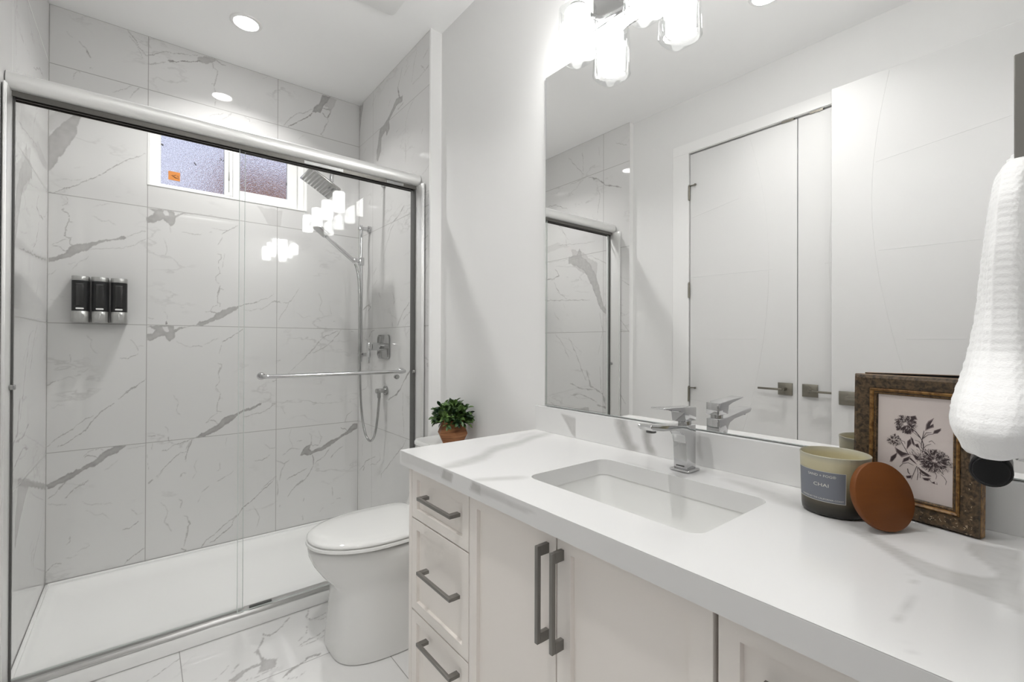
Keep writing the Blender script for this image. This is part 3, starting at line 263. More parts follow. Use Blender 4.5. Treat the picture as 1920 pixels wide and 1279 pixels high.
# ---------------------------------------------------------------- mesh helpers
def tag(o, label=None, cat=None, group=None, kind=None):
    if label: o['label'] = label
    if cat: o['category'] = cat
    if group: o['group'] = group
    if kind: o['kind'] = kind
    return o
def empty(name, loc, label=None, cat=None, group=None, rot=None, kind=None):
    o = bpy.data.objects.new(name, None); C.objects.link(o); o.location = loc; o.empty_display_size = .05
    if rot is not None: o.rotation_euler = rot
    return tag(o, label, cat, group, kind)
def world_loc(o):
    v = Vector((0, 0, 0))
    while o is not None: v += o.location; o = o.parent
    return v
class MB:
    def __init__(s): s.bm = bmesh.new()
    def _b(s, geom, b, seg):
        if b > 0:
            ed = list({e for f in geom for e in f.edges})
            bmesh.ops.bevel(s.bm, geom=ed, offset=b, segments=seg, profile=.5, affect='EDGES', clamp_overlap=True)
    def box(s, x0, x1, y0, y1, z0, z1, b=0.0, seg=2, M=None):
        vs = [s.bm.verts.new((x, y, z)) for x in (x0, x1) for y in (y0, y1) for z in (z0, z1)]
        if M is not None:
            for v in vs: v.co = M @ v.co
        F = [(0, 1, 3, 2), (4, 6, 7, 5), (0, 4, 5, 1), (2, 3, 7, 6), (0, 2, 6, 4), (1, 5, 7, 3)]
        fs = [s.bm.faces.new([vs[i] for i in f]) for f in F]
        s._b(fs, b, seg); return s
    def ring(s, pts): return [s.bm.verts.new(p) for p in pts]
    def loft(s, rings, cap=True, closed=True):
        R = [s.ring(r) for r in rings]; n = len(R[0])
        for a, b in zip(R, R[1:]):
            for i in range(n if closed else n - 1):
                j = (i + 1) % n
                try: s.bm.faces.new((a[i], a[j], b[j], b[i]))
                except ValueError: pass
        if cap and closed:
            s.bm.faces.new(list(reversed(R[0]))); s.bm.faces.new(R[-1])
        return s
    def tube(s, pts, r, n=14, closed=False, cap=True, sq=None):
        P = [Vector(p) for p in pts]; m = len(P); rings = []; prev = None
        for i in range(m):
            if closed: t = (P[(i + 1) % m] - P[i - 1])
            else: t = P[min(i + 1, m - 1)] - P[max(i - 1, 0)]
            t.normalize()
            if prev is None:
                a = Vector((0, 0, 1)) if abs(t.z) < .9 else Vector((1, 0, 0)); u = t.cross(a).normalized()
            else:
                u = (prev - t * prev.dot(t)).normalized()
            prev = u; v = t.cross(u); rr = r[i] if isinstance(r, (list, tuple)) else r
            ang = [2 * math.pi * (k + .5) / n for k in range(n)]
            if sq: rings.append([P[i] + u * (sq[0] * (1 if math.cos(x) > 0 else -1)) + v * (sq[1] * (1 if math.sin(x) > 0 else -1)) for x in (math.pi / 4, 3 * math.pi / 4, 5 * math.pi / 4, 7 * math.pi / 4)])
            else: rings.append([P[i] + (u * math.cos(x) + v * math.sin(x)) * rr for x in ang])
        if closed: rings.append(rings[0])
        return s.loft(rings, cap=cap and not closed)
    def cyl(s, p0, p1, r, r2=None, n=32): return s.tube([p0, p1], [r, r if r2 is None else r2], n)
    def lathe(s, prof, c=(0, 0, 0), n=64, M=None, cap=True):
        rings = []
        for r, z in prof:
            ring = [Vector((r * math.cos(2 * math.pi * k / n), r * math.sin(2 * math.pi * k / n), z)) for k in range(n)]
            if M is not None: ring = [M @ p for p in ring]
            rings.append([p + Vector(c) for p in ring])
        return s.loft(rings, cap)
    def quad(s, a, b, c, d):
        s.bm.faces.new([s.bm.verts.new(p) for p in (a, b, c, d)]); return s
    def prism(s, poly, f0, f1, b=0, seg=2):
        """poly of 2-D points; f0/f1 map (a, b) to a 3-D point on the two end planes"""
        A = s.ring([f0(*p) for p in poly]); B = s.ring([f1(*p) for p in poly]); n = len(poly)
        fs = [s.bm.faces.new((A[i], A[(i + 1) % n], B[(i + 1) % n], B[i])) for i in range(n)]
        fs += [s.bm.faces.new(list(reversed(A))), s.bm.faces.new(B)]
        s._b(fs, b, seg); return s
    def frame(s, a0, a1, b0, b1, tl, tr, tb, tt, d0, d1, f, ch=.0015):
        """rectangular ring, f maps (a, b, depth) to 3-D; tl/tr/tb/tt member widths; d0 is the front"""
        def L(i, d): return [f(a0 + tl * i, b0 + tb * i, d), f(a1 - tr * i, b0 + tb * i, d), f(a1 - tr * i, b1 - tt * i, d), f(a0 + tl * i, b1 - tt * i, d)]
        def Lo(o, d): return [f(a0 + o, b0 + o, d), f(a1 - o, b0 + o, d), f(a1 - o, b1 - o, d), f(a0 + o, b1 - o, d)]
        def Li(o, d): return [f(a0 + tl - o, b0 + tb - o, d), f(a1 - tr + o, b0 + tb - o, d), f(a1 - tr + o, b1 - tt + o, d), f(a0 + tl - o, b1 - tt + o, d)]
        sg = 1 if d1 > d0 else -1
        R = [Lo(0, d1), Lo(0, d0 + sg * ch), Lo(ch, d0), Li(ch, d0), Li(0, d0 + sg * ch), Li(0, d1), Lo(0, d1)]
        return s.loft(R, cap=False)
    def build(s, name, mat, parent=None, smooth=35, label=None, local=False, weld=True):
        if weld: bmesh.ops.remove_doubles(s.bm, verts=s.bm.verts, dist=1e-6)
        bmesh.ops.recalc_face_normals(s.bm, faces=s.bm.faces)
        if parent is not None and not local:
            off = world_loc(parent)
            for v in s.bm.verts: v.co -= off
        me = bpy.data.meshes.new(name); s.bm.to_mesh(me); s.bm.free()
        me.materials.append(mat)
        if smooth:
            me.shade_smooth(); me.set_sharp_from_angle(angle=math.radians(smooth))
        o = bpy.data.objects.new(name, me); C.objects.link(o); o.parent = parent
        if label: o['label'] = label
        return o
def struct(o): o['kind'] = 'structure'; return o
def recenter(o):
    """move a top-level mesh's origin to the bottom centre of its bounds"""
    me = o.data; n = len(me.vertices); co = np.empty(n * 3); me.vertices.foreach_get('co', co); co = co.reshape(-1, 3)
    c = (co.min(0) + co.max(0)) / 2; c[2] = co[:, 2].min()
    co -= c; me.vertices.foreach_set('co', co.ravel()); o.location = Vector(c); me.update(); return o
def rrect(x0, x1, y0, y1, r, n=6):
    P = []
    for cx, cy, a in ((x1 - r, y1 - r, 0), (x0 + r, y1 - r, 90), (x0 + r, y0 + r, 180), (x1 - r, y0 + r, 270)):
        for k in range(n + 1):
            t = math.radians(a + 90 * k / n); P.append((cx + r * math.cos(t), cy + r * math.sin(t)))
    return P
def superell(cx, cy, a, b, e, n=48):
    P = []
    for k in range(n):
        t = 2 * math.pi * k / n; c, s_ = math.cos(t), math.sin(t)
        P.append((cx + a * math.copysign(abs(c) ** (2 / e), c), cy + b * math.copysign(abs(s_) ** (2 / e), s_)))
    return P

# veins -> per-vertex strength
def vein_field(u, v, strokes, soft=1.0, seed=0):
    wob = 1.0 if soft < 2 else 0.0
    rng = np.random.RandomState(seed); du = np.zeros_like(u); dv = np.zeros_like(v)
    for f, a in ((.02, 2.6), (.045, 1.6), (.11, 1.0), (.25, .6)):
        for _ in range(3):
            th = rng.rand() * 6.28; ph = rng.rand(2) * 6.28; k = f * (1 + rng.rand())
            q = (u * math.cos(th) + v * math.sin(th)) * k
            du += a * .5 * np.sin(q * 6.28 * .5 + ph[0]); dv += a * .5 * np.sin(q * 6.28 * .5 + ph[1])
    if wob == 0.0:
        q1 = u * .018 + v * .011 + seed; q2 = v * .021 - u * .008 + seed * 2
        du = 2.5 * np.sin(q1) + 1.5 * np.sin(q2 * 2.1); dv = 2.5 * np.cos(q2) + 1.2 * np.sin(q1 * 2.7)
    uu, vv = u + du, v + dv
    out = np.zeros_like(u)
    for st in strokes:
        w, s = st[0], st[1]; P = np.array(st[2:], float).reshape(-1, 2)
        if w == 0:
            lo, hi = P.min(0) - 8, P.max(0) + 8
            m = np.nonzero((uu > lo[0]) & (uu < hi[0]) & (vv > lo[1]) & (vv < hi[1]))[0]
            if not len(m): continue
            x, y = uu[m], vv[m]; ins = np.zeros(len(m), bool); dmin = np.full(len(m), 1e9)
            for i in range(len(P)):
                a, b = P[i - 1], P[i]
                c = ((a[1] > y) != (b[1] > y)); dy = b[1] - a[1]
                with np.errstate(divide='ignore', invalid='ignore'):
                    xi = (b[0] - a[0]) * (y - a[1]) / (dy if dy else 1e-9) + a[0]
                ins ^= c & (x < xi)
                d = b - a; L = max(d @ d, 1e-9); t = np.clip(((x - a[0]) * d[0] + (y - a[1]) * d[1]) / L, 0, 1)
                dmin = np.minimum(dmin, np.hypot(x - a[0] - t * d[0], y - a[1] - t * d[1]))
            sd = np.where(ins, dmin, -dmin); f = np.clip(sd / (2.5 * soft) + .5, 0, 1)
            f = f * (1 - .18 * np.clip(dmin / 12, 0, 1))
            if s < 0: out[m] = out[m] * (1 - f)
            else: out[m] = np.maximum(out[m], f * s)
            continue
        hw = w / 2
        n = len(P) - 1
        for i in range(n):
            a, b = P[i], P[i + 1]; lo = np.minimum(a, b) - hw - 4 * soft; hi = np.maximum(a, b) + hw + 4 * soft
            m = np.nonzero((uu > lo[0]) & (uu < hi[0]) & (vv > lo[1]) & (vv < hi[1]))[0]
            if not len(m): continue
            x, y = uu[m], vv[m]; d = b - a; L = max(d @ d, 1e-9); t = np.clip(((x - a[0]) * d[0] + (y - a[1]) * d[1]) / L, 0, 1)
            dd = np.hypot(x - a[0] - t * d[0], y - a[1] - t * d[1])
            wv = max(hw, 1.1) * (.65 + .35 * np.sin(x * .07 + y * .05 + i)) if wob else hw * (1.25 + .3 * np.sin(x * .02 + y * .03))
            g = (i + t) / max(n, 1); taper = np.clip(np.minimum(g, 1 - g) * 6 + .35, 0, 1)
            f = np.clip(1 - (dd - wv * taper * .6) / (np.where(wv > 4, np.maximum(1.6, wv * .7) * soft, 1.7 * min(soft, 1.3))), 0, 1)
            out[m] = np.maximum(out[m], f * min(1.0, s * 1.45) * (.6 + .4 * taper))
    return np.clip(out, 0, 1)

def grid_panel(name, us, vs, to3, strokes, mat, holes=(), soft=1.0, parent=None, seed=0, flip=False):
    """dense rectangle with rectangular holes, per-vertex veins"""
    us = np.array(us); vs = np.array(vs); nu, nv = len(us), len(vs)
    U, V = np.meshgrid(us, vs, indexing='ij'); u, v = U.ravel(), V.ravel()
    co = np.array(to3(u, v)).T.copy()
    i, j = np.meshgrid(np.arange(nu - 1), np.arange(nv - 1), indexing='ij'); i, j = i.ravel(), j.ravel()
    keep = np.ones(len(i), bool)
    for a0, a1, b0, b1 in holes:
        cu, cv = (us[i] + us[i + 1]) / 2, (vs[j] + vs[j + 1]) / 2
        keep &= ~((cu > a0) & (cu < a1) & (cv > b0) & (cv < b1))
    i, j = i[keep], j[keep]
    q = np.stack([i * nv + j, (i + 1) * nv + j, (i + 1) * nv + j + 1, i * nv + j + 1], 1)
    if flip: q = q[:, ::-1]
    me = bpy.data.meshes.new(name)
    me.vertices.add(len(co)); me.vertices.foreach_set('co', co.ravel())
    me.loops.add(q.size); me.loops.foreach_set('vertex_index', q.ravel().astype(np.int32))
    me.polygons.add(len(q)); me.polygons.foreach_set('loop_start', (np.arange(len(q)) * 4).astype(np.int32))
    me.update(calc_edges=True); me.validate()
    at = me.attributes.new('vein', 'FLOAT', 'POINT')
    at.data.foreach_set('value', vein_field(u * 1000, v * 1000, strokes, soft, seed).astype(np.float32))
    me.materials.append(mat)
    o = bpy.data.objects.new(name, me); C.objects.link(o); o.parent = parent
    return o
def lin(a, b, step, extra=()):
    n = max(1, int(round((b - a) / step))); xs = list(np.linspace(a, b, n + 1))
    for e in extra:
        k = min(range(len(xs)), key=lambda i: abs(xs[i] - e)); xs[k] = e
    return xs

# ---------------------------------------------------------------- the room
WX0, WX1, WZ0, WZ1 = .022, .780, 1.988, 2.345     # window opening in the tiled wall
o = grid_panel('wall_back', lin(XL - .04, WT + .06, .003, (WX0, WX1)), lin(0, H, .003, (WZ0, WZ1)),
               lambda u, v: (u, np.full_like(u, D), v), VEINS['back'], tile_back, holes=[(WX0, WX1, WZ0, WZ1)])
struct(o)
mb = MB()   # masonry behind the tile, around the window
mb.box(XL - .1, WX0 - .008, D + .003, D + .10, 0, H); mb.box(WX1 + .008, WT + .1, D + .003, D + .10, 0, H)
mb.box(WX0 - .008, WX1 + .008, D + .003, D + .10, 0, WZ0 - .008); mb.box(WX0 - .008, WX1 + .008, D + .003, D + .10, WZ1 + .008, H)
struct(mb.build('wall_back_core', paint, o, smooth=0))
def tiled_side(name, x, strokes, mat, y0, sgn):
    ys = lin(y0, D, .0035); zs = lin(0, H, .0035)
    p = grid_panel(name, ys, zs, lambda u, v: (np.full_like(u, x), u, v), strokes, mat, flip=(sgn > 0), seed=3)
    return struct(p)
Y_SH = 2.035
wr = tiled_side('wall_shower_right', WT, VEINS['right'], tile_right, Y_SH, 1)
mb = MB(); mb.box(WT + .002, W + .08, Y_SH + .004, D + .1, 0, H); struct(mb.build('wall_shower_right_core', trim_paint, wr, smooth=0))
mb = MB(); mb.box(WT - .003, WT + .009, Y_SH - .010, Y_SH + .002, 0, H, .001); struct(mb.build('trim_1', trim_paint, smooth=0))
mb = MB(); mb.box(WT + .009, W, Y_SH - .006, Y_SH + .006, 0, H); struct(mb.build('wall_return_right', trim_paint, smooth=0))
wl = tiled_side('wall_shower_left', XL, VEINS['left'], tile_left, Y_SH - .03, -1)
mb = MB(); mb.box(XW - .08, XL - .002, Y_SH - .03, D + .1, 0, H); struct(mb.build('wall_shower_left_core', trim_paint, wl, smooth=0))
mb = MB(); mb.box(W, W + .1, -.12, Y_SH, 0, H); struct(mb.build('wall_right', paint, smooth=0))
# left wall with the closet opening
CY0, CYM, CY1, CZ = .335, .953, 1.571, 2.383
mb = MB(); mb.box(XW - .1, XW, -.12, CY0 - .004, 0, H); mb.box(XW - .1, XW, CY1 + .004, Y_SH, 0, H); mb.box(XW - .1, XW, CY0 - .004, CY1 + .004, CZ + .008, H)
mb.box(XW - .6, XW - .1, CY1 + .3, CY1 + .32, 0, H); mb.box(XW - .6, XW - .1, CY0 - .32, CY0 - .3, 0, H); mb.box(XW - .62, XW - .6, CY0 - .3, CY1 + .3, 0, H)
struct(mb.build('wall_left', paint, smooth=0))
mb = MB(); mb.box(XW, XW + .006, CY1 + .004, CY1 + .116, 0, CZ + .0115, .001); mb.box(XW, XW + .006, CY0 - .1, CY1 + .116, CZ + .0118, CZ + .075, .001)
struct(mb.build('trim_2', trim_paint, smooth=0))
mb = MB(); mb.box(W - .56, W + .1, -.12, -.001, 0, H); mb.box(XW - .1, XW + .04, -.12, -.001, 0, H); mb.box(XW + .04, W - .56, -.12, -.001, 2.44, H)
struct(mb.build('wall_front', paint, smooth=0))
mb = MB(); mb.box(XW - .7, W + .1, -1.6, D + .1, H, H + .1); struct(mb.build('ceiling', ceil_paint, smooth=0))
o = grid_panel('floor', lin(XW - .7, W + .1, .006), lin(-1.6, 2.2, .006), lambda u, v: (u, v, np.zeros_like(u)), VEINS['floor'], tile_floor, soft=1.2, flip=False)
struct(o)
mb = MB(); mb.box(XW - .7, W + .1, -1.6, D + .1, -.1, -.003); struct(mb.build('floor_slab', paint, o, smooth=0))
mb = MB(); mb.box(XW - .7, W + .1, -1.7, -1.6, 0, H); mb.box(XW - .8, XW - .7, -1.7, -.12, 0, H); mb.box(W + .1, W + .2, -1.7, -.12, 0, H)
struct(mb.build('wall_hallway', paint, smooth=0))

# ---------------------------------------------------------------- window
wy = D + .052
win = empty('window_1', (WX0 + (WX1 - WX0) / 2, wy, WZ0), kind='structure')
mb = MB()
mb.frame(WX0, WX1, WZ0, WZ1, .050, .055, .026, .050, wy, wy + .045, lambda a, b, d: (a, d, b), .003)
mb.box(.357, .3975, wy - .004, wy + .04, WZ0 + .0245, WZ1 - .0485, .003)
struct(mb.build('window_frame', vinyl, win))
mb = MB()
mb.frame(.398, .738, WZ0 + .012, WZ1 - .03, .033, .055, .048, .034, wy - .012, wy + .02, lambda a, b, d: (a, d, b), .003)
struct(mb.build('sliding_sash', vinyl, win))
mb = MB(); mb.box(.066, .37, wy + .018, wy + .022, 2.0, 2.30); struct(mb.build('window_pane', obscure, win, smooth=0))
mb = MB(); mb.box(.425, .69, wy + .004, wy + .008, 2.04, 2.29); struct(mb.build('window_pane', obscure, win, smooth=0))
mb = MB(); mb.box(.375, .383, wy - .010, wy - .004, 2.10, 2.145, .002); mb.box(.3765, .3815, wy - .006, wy - .003, 2.03, 2.26)
struct(mb.build('window_latch', simple('grey_latch', (.35, .35, .34), .4), win))
mb = MB(); mb.box(.104, .155, wy + .0145, wy + .0175, 2.047, 2.093)
stk = simple('orange_sticker', (.62, .22, .035), .6); struct(mb.build('window_sticker', stk, win, smooth=0))
mb = MB()
for x, z, a, L in ((.128, 2.066, .6, .022), (.140, 2.060, .2, .02), (.132, 2.074, -.6, .012), (.146, 2.070, 1.2, .010)):
    mb.box(-L / 2, L / 2, -.0004, .0004, -.0011, .0011, M=Matrix.Translation((x, wy + .0138, z)) @ Matrix.Rotation(a, 4, 'Y'))
struct(mb.build('sticker_mark', simple('dark_mark', (.10, .035, .01), .7), win, smooth=0))
mb = MB()
for x, z, a, L, wd in ((.077, 2.225, .5, .012, .004), (.222, 2.158, 1.0, .018, .0025), (.336, 2.205, -.5, .026, .0008), (.343, 2.215, .9, .008, .002), (.352, 2.208, -.8, .012, .0015)):
    mb.box(-L / 2, L / 2, -.0005, .0005, -wd, wd, M=Matrix.Translation((x, wy + .0165, z)) @ Matrix.Rotation(a, 4, 'Y'))
mb.box(.678, .684, wy + .0, wy + .003, 2.136, 2.152)
struct(mb.build('pane_speck', simple('dark_speck', (.05, .05, .06), .6), win, smooth=0))
mb = MB()  # painted reveal and edge trim of the opening
mb.box(WX0 - .0058, WX1 + .0058, D - .003, wy + .01, WZ0 - .007, WZ0 - .0002, .001); mb.box(WX1 + .0002, WX1 + .006, D - .002, wy + .01, WZ0, WZ1)
mb.box(WX0 - .006, WX0 - .0002, D - .002, wy + .01, WZ0, WZ1); mb.box(WX0, WX1, D - .002, wy + .01, WZ1 + .0002, WZ1 + .006)
struct(mb.build('window_reveal', vinyl, win, smooth=0))
# neighbour's fence and wall outside
mb = MB(); mb.box(.62, 6, 6.0, 6.1, 0, 3.10)
for k in range(17): mb.box(.62 + k * .3, .62 + k * .3 + .285, 5.97, 5.9995, 0, 3.12)
struct(recenter(mb.build('fence_outside', simple('brown_cedar', (.30, .11, .045), .8), smooth=0)))

# ---------------------------------------------------------------- ceiling fixtures
def ceiling_lamp(x, y, label, watts):
    t = empty('recessed_ceiling_light', (x, y, H), label, 'ceiling light', 'recessed ceiling lights')
    mb = MB(); mb.lathe([(.052, -.004), (.054, -.007), (.066, -.005), (.070, .0), (.052, .0)], (x, y, H), 48, cap=False); mb.build('trim_ring', trim_paint, t)
    mb = MB(); mb.lathe([(.001, -.0052), (.052, -.0052), (.052, -.002), (.001, -.002)], (x, y, H), 48); mb.build('lens', lamp_spot, t)
    l = area_light('recessed_lamp_beam', (x, y, H - .008), .095, watts, (1, .993, .978), 'DISK'); l.data.spread = math.radians(127); l.parent = None
    return t
ceiling_lamp(.387, 2.56, 'round recessed ceiling light, glowing white, above the shower', SPOT_W)
ceiling_lamp(.165, .89, 'round recessed ceiling light in front of the closet doors, seen only as reflections', SPOT_W * .66)
fan = empty('exhaust_fan_grille', (.79, 1.93, H), 'white square exhaust fan grille on the ceiling above the toilet', 'exhaust fan')
mb = MB(); P = rrect(.655, .915, 1.79, 2.045, .02); mb.prism(P, lambda a, b: (a, b, H - .020), lambda a, b: (a, b, H - .0005), .004); mb.build('cover', vinyl, fan)
mb = MB()
for k in range(4): mb.box(.69, .86, 1.815 + k * .022, 1.825 + k * .022, H - .0215, H - .0195)
mb.build('vent_slot', gasket, fan, smooth=0)

# ---------------------------------------------------------------- shower base and enclosure
tray = empty('shower_tray', (.38, 2.57, 0), 'low white acrylic shower tray with a flat rim, under the glass doors', 'shower tray')
mb = MB()
outer = rrect(XL + .001, WT - .001, 2.155, D - .001, .004, 3)
def ins(d, z, r=.03, n=3, dy0=0):
    return [(a, b, z) for a, b in rrect(XL + .001 + d, WT - .001 - d, 2.155 + d + dy0, D - .001 - d, max(r, .004), n)]
rings = [ins(.008, 0.0, .004), ins(.008, 0.0035, .004), [(a, b, .0035) for a, b in outer], [(a, b, .050) for a, b in outer], ins(.004, .0545, .006), ins(.012, .0555, .01),
         ins(.030, .0555, .02, dy0=.045), ins(.040, .050, .03, dy0=.045), ins(.060, .040, .05, dy0=.045), ins(.14, .036, .09, dy0=.03), ins(.36, .030, .04)]
mb.loft(rings); mb.build('pan', acrylic, tray, smooth=50)
mb = MB(); mb.box(XL + .001, WT - .001, D - .016, D - .001, .05, .066, .004); mb.box(XL + .001, XL + .014, 2.2, D - .001, .05, .066, .004); mb.box(WT - .014, WT - .001, 2.2, D - .001, .05, .066, .004)
mb.build('wall_flange', acrylic, tray)
mb = MB(); mb.lathe([(.001, .0), (.045, .0), (.047, -.003), (.048, -.006), (.001, -.006)], (.93, 2.57, .0345), 40); mb.build('drain', chrome, tray)

GY1, GY2 = 2.160, 2.186
enc = empty('shower_enclosure', (.38, 2.17, .056), 'aluminium-framed sliding glass shower doors with a rounded header rail', 'shower door')
mb = MB()   # header: rounded tube
prof = []
for k in range(20):
    a = 2 * math.pi * k / 20; prof.append((2.158 + .036 * math.copysign(abs(math.cos(a)) ** .85, math.cos(a)), 2.013 + .031 * math.copysign(abs(math.sin(a)) ** .85, math.sin(a))))
mb.prism(prof, lambda a, b: (XL + .002, a, b), lambda a, b: (WT - .002, a, b)); mb.build('header_rail', alu, enc, smooth=40)
mb = MB(); mb.box(XL + .006, WT - .006, 2.146, 2.151, 1.966, 1.984); mb.box(XL + .006, WT - .006, 2.170, 2.174, 1.966, 1.984); mb.box(XL + .006, WT - .006, 2.194, 2.198, 1.966, 1.984)
mb.build('header_channel', alu_dark, enc, smooth=0)
for hx0, hx1 in ((.55, .72), (.93, 1.02)):
    mb = MB(); mb.box(hx0, hx1, 2.143, 2.146, 1.9665, 1.9795); mb.build('hanger_plate', chrome_dim, enc)
for x0, x1, g0, g1 in ((XL + .001, XL + .0125, XL + .0128, XL + .0175), (WT - .017, WT - .001, WT - .0235, WT - .0173)):
    mb = MB(); mb.box(x0, x1, 2.085, 2.205, .0735, 1.984, .004)
    mb.box(x0 + .003, x1 - .003, 2.078, 2.0849, .0735, 1.984, .002)
    mb.build('wall_jamb', alu, enc)
    mb = MB(); mb.box(g0, g1, 2.150 if x0 > 0 else 2.163, 2.196 if x0 > 0 else 2.176, .0735, 1.984); mb.build('jamb_seal', gasket, enc, smooth=0)
mb = MB()
mb.prism([(2.156, .0555), (2.157, .062), (2.163, .071), (2.172, .0735), (2.205, .0735), (2.207, .0555)], lambda a, b: (XL + .004, a, b), lambda a, b: (WT - .004, a, b), .001)
mb.build('bottom_track', track_alu, enc)
def glass_panel(x0, x1, y):
    mb = MB(); mb.box(x0, x1, y - .003, y + .003, .078, 1.978)
    g = mb.build('glass_panel', shower_glass, enc, smooth=0)
    mb = MB(); mb.box(x0 - .0012, x0 + .0006, y - .0034, y + .0034, .078, 1.978); mb.box(x1 - .0006, x1 + .0012, y - .0034, y + .0034, .078, 1.978)
    mb.box(x0, x1, y - .0034, y + .0034, .0775, .0795)
    mb.build('polished_edge', glass_edge, g, smooth=0)
    return g
gl = glass_panel(XL + .014, .330, GY2)
gr = glass_panel(.307, WT - .016, GY1)
mb = MB()
bx0, bx1, bz, by = .388, 1.017, 1.038, 2.105
mb.tube([(bx0, GY1 - .003, bz), (bx0, by + .012, bz), (bx0 + .004, by + .004, bz), (bx0 + .014, by, bz)] + [(bx0 + .014 + (bx1 - bx0 - .028) * k / 8, by, bz) for k in range(1, 9)] + [(bx1 - .004, by + .004, bz), (bx1, by + .012, bz), (bx1, GY1 - .003, bz)], .0085, 18)
for x in (bx0, bx1): mb.cyl((x, GY1 - .003, bz), (x, GY1 - .010, bz), .016, n=24)
mb.build('towel_bar', chrome, gr)
mb = MB(); mb.cyl((1.0, GY2 - .003, 1.008), (1.0, GY2 - .028, 1.008), .010, n=20); mb.cyl((1.0, GY2 - .018, 1.008), (1.0, GY2 - .022, 1.008), .012, n=20)
mb.build('pull_knob', chrome_dim, gr)
mb = MB(); mb.box(.352, .436, 2.166, 2.176, .0735, .086, .002); mb.build('bottom_guide', gasket, enc)
for x in (XL + .019, WT - .026):
    mb = MB(); mb.box(x - .006, x + .008, 2.140, 2.152, 1.025, 1.041, .002); mb.build('bumper', chrome_dim, enc)

# ---------------------------------------------------------------- shower fittings
t = empty('rain_shower_head', (1.109, 2.585, 2.12), 'square chrome rain shower head on a wall arm, above the hand shower', 'shower head')
mb = MB(); mb.cyl((WT - .001, 2.585, 2.12), (WT - .010, 2.585, 2.12), .027, n=32); mb.build('wall_flange', chrome, t)
pts = [(WT - .01, 2.585, 2.12), (.86, 2.585, 2.122)] + [(.835 - .030 * math.sin(a), 2.585, 2.092 + .030 * math.cos(a)) for a in [math.radians(x) for x in (0, 22, 45, 68, 90)]] + [(.805, 2.585, 2.062)]
mb = MB(); mb.tube(pts, .0115, 14); mb.build('shower_arm', chrome, t)
M = Matrix.Translation((.745, 2.585, 2.038)) @ Matrix.Rotation(math.radians(30), 4, 'Y')
mb = MB(); mb.box(-.088, .088, -.1, .1, -.005, .006, .003, M=M)
mb.lathe([(.001, .006), (.022, .006), (.018, .022), (.001, .024)], (0, 0, 0), 24, M=M); mb.build('head_plate', chrome_dim, t)
mb = MB()
for k in range(9): mb.box(-.080 + k * .018, -.070 + k * .018, -.088, .088, -.0065, -.0045, M=M)
mb.build('nozzle_strip', simple('grey_nozzles', (.42, .42, .41), .5), t, smooth=0)

t = empty('slide_bar', (1.07, 2.80, 1.07), 'vertical chrome slide bar fixed to the tiled shower wall', 'slide bar')
mb = MB(); mb.cyl((1.052, 2.80, 1.062), (1.052, 2.80, 1.905), .0095, n=24); mb.build('bar', chrome, t)
for z in (1.105, 1.885):
    mb = MB(); mb.cyl((WT - .001, 2.80, z), (WT - .012, 2.80, z), .022, n=28); mb.box(1.035, WT - .010, 2.789, 2.811, z - .011, z + .011, .003); mb.build('wall_bracket', chrome, t)
mb = MB(); mb.box(1.036, 1.068, 2.784, 2.816, 1.655, 1.705, .004); mb.box(1.0, 1.04, 2.787, 2.813, 1.672, 1.698, .004); mb.build('slider', chrome, t)

t = empty('hand_shower', (1.01, 2.80, 1.68), 'chrome hand shower with a flexible hose, held on the slide bar', 'hand shower')
h0, h1 = Vector((1.008, 2.790, 1.672)), Vector((.835, 2.775, 1.800))
mb = MB(); mb.tube([h0 + (h1 - h0) * k / 6 for k in range(7)], [.011, .0125, .013, .0125, .012, .011, .010], 16); mb.build('handle', chrome, t)
M = Matrix.Translation((.793, 2.770, 1.834)) @ Matrix.Rotation(math.radians(-52 + 90), 4, 'Y')
M = Matrix.Translation((.793, 2.770, 1.838)) @ Matrix.Rotation(math.radians(37), 4, 'Y')
mb = MB(); mb.box(-.058, .058, -.048, .048, -.009, .008, .006, M=M); mb.build('spray_head', chrome_dim, t)
mb = MB(); mb.box(-.046, .046, -.038, .038, -.0105, -.008, M=M); mb.build('spray_face', simple('grey_nozzle_face', (.42, .42, .41), .4), t, smooth=0)
def bez(P, n=14):
    out = []
    for i in range(0, len(P) - 3, 3):
        a, b, c, d = [Vector(x) for x in P[i:i + 4]]
        for k in range(n): s_ = k / n; out.append(a * (1 - s_) ** 3 + b * 3 * s_ * (1 - s_) ** 2 + c * 3 * s_ * s_ * (1 - s_) + d * s_ ** 3)
    out.append(Vector(P[-1])); return out
hose = bez([(1.010, 2.788, 1.660), (1.045, 2.785, 1.60), (1.030, 2.77, 1.40), (1.030, 2.760, 1.20),
            (1.030, 2.75, 1.0), (1.030, 2.745, .85), (1.034, 2.735, .78),
            (1.040, 2.720, .640), (1.045, 2.67, .600), (1.050, 2.64, .600),
            (1.055, 2.58, .600), (1.060, 2.555, .70), (1.064, 2.541, .862)])
mb = MB(); mb.tube(hose, .0068, 12); mb.build('hose', chrome_dim, t)
t = empty('hose_outlet', (WT, 2.541, .902), 'chrome wall elbow where the shower hose connects', 'water outlet')
mb = MB(); mb.cyl((WT - .001, 2.541, .902), (WT - .012, 2.541, .902), .026, n=32); mb.build('escutcheon', chrome_dim, t)
mb = MB(); mb.cyl((WT - .012, 2.541, .902), (1.045, 2.541, .902), .013, n=24); mb.cyl((1.062, 2.541, .9), (1.064, 2.541, .862), .010, n=20); mb.build('elbow', chrome_dim, t)
t = empty('shower_valve', (WT, 2.575, 1.157), 'rounded rectangular chrome shower valve plate with a lever', 'shower valve')
mb = MB(); P = rrect(2.494, 2.657, 1.086, 1.226, .022); mb.prism(P, lambda a, b: (WT - .001, a, b), lambda a, b: (WT - .010, a, b), .002)
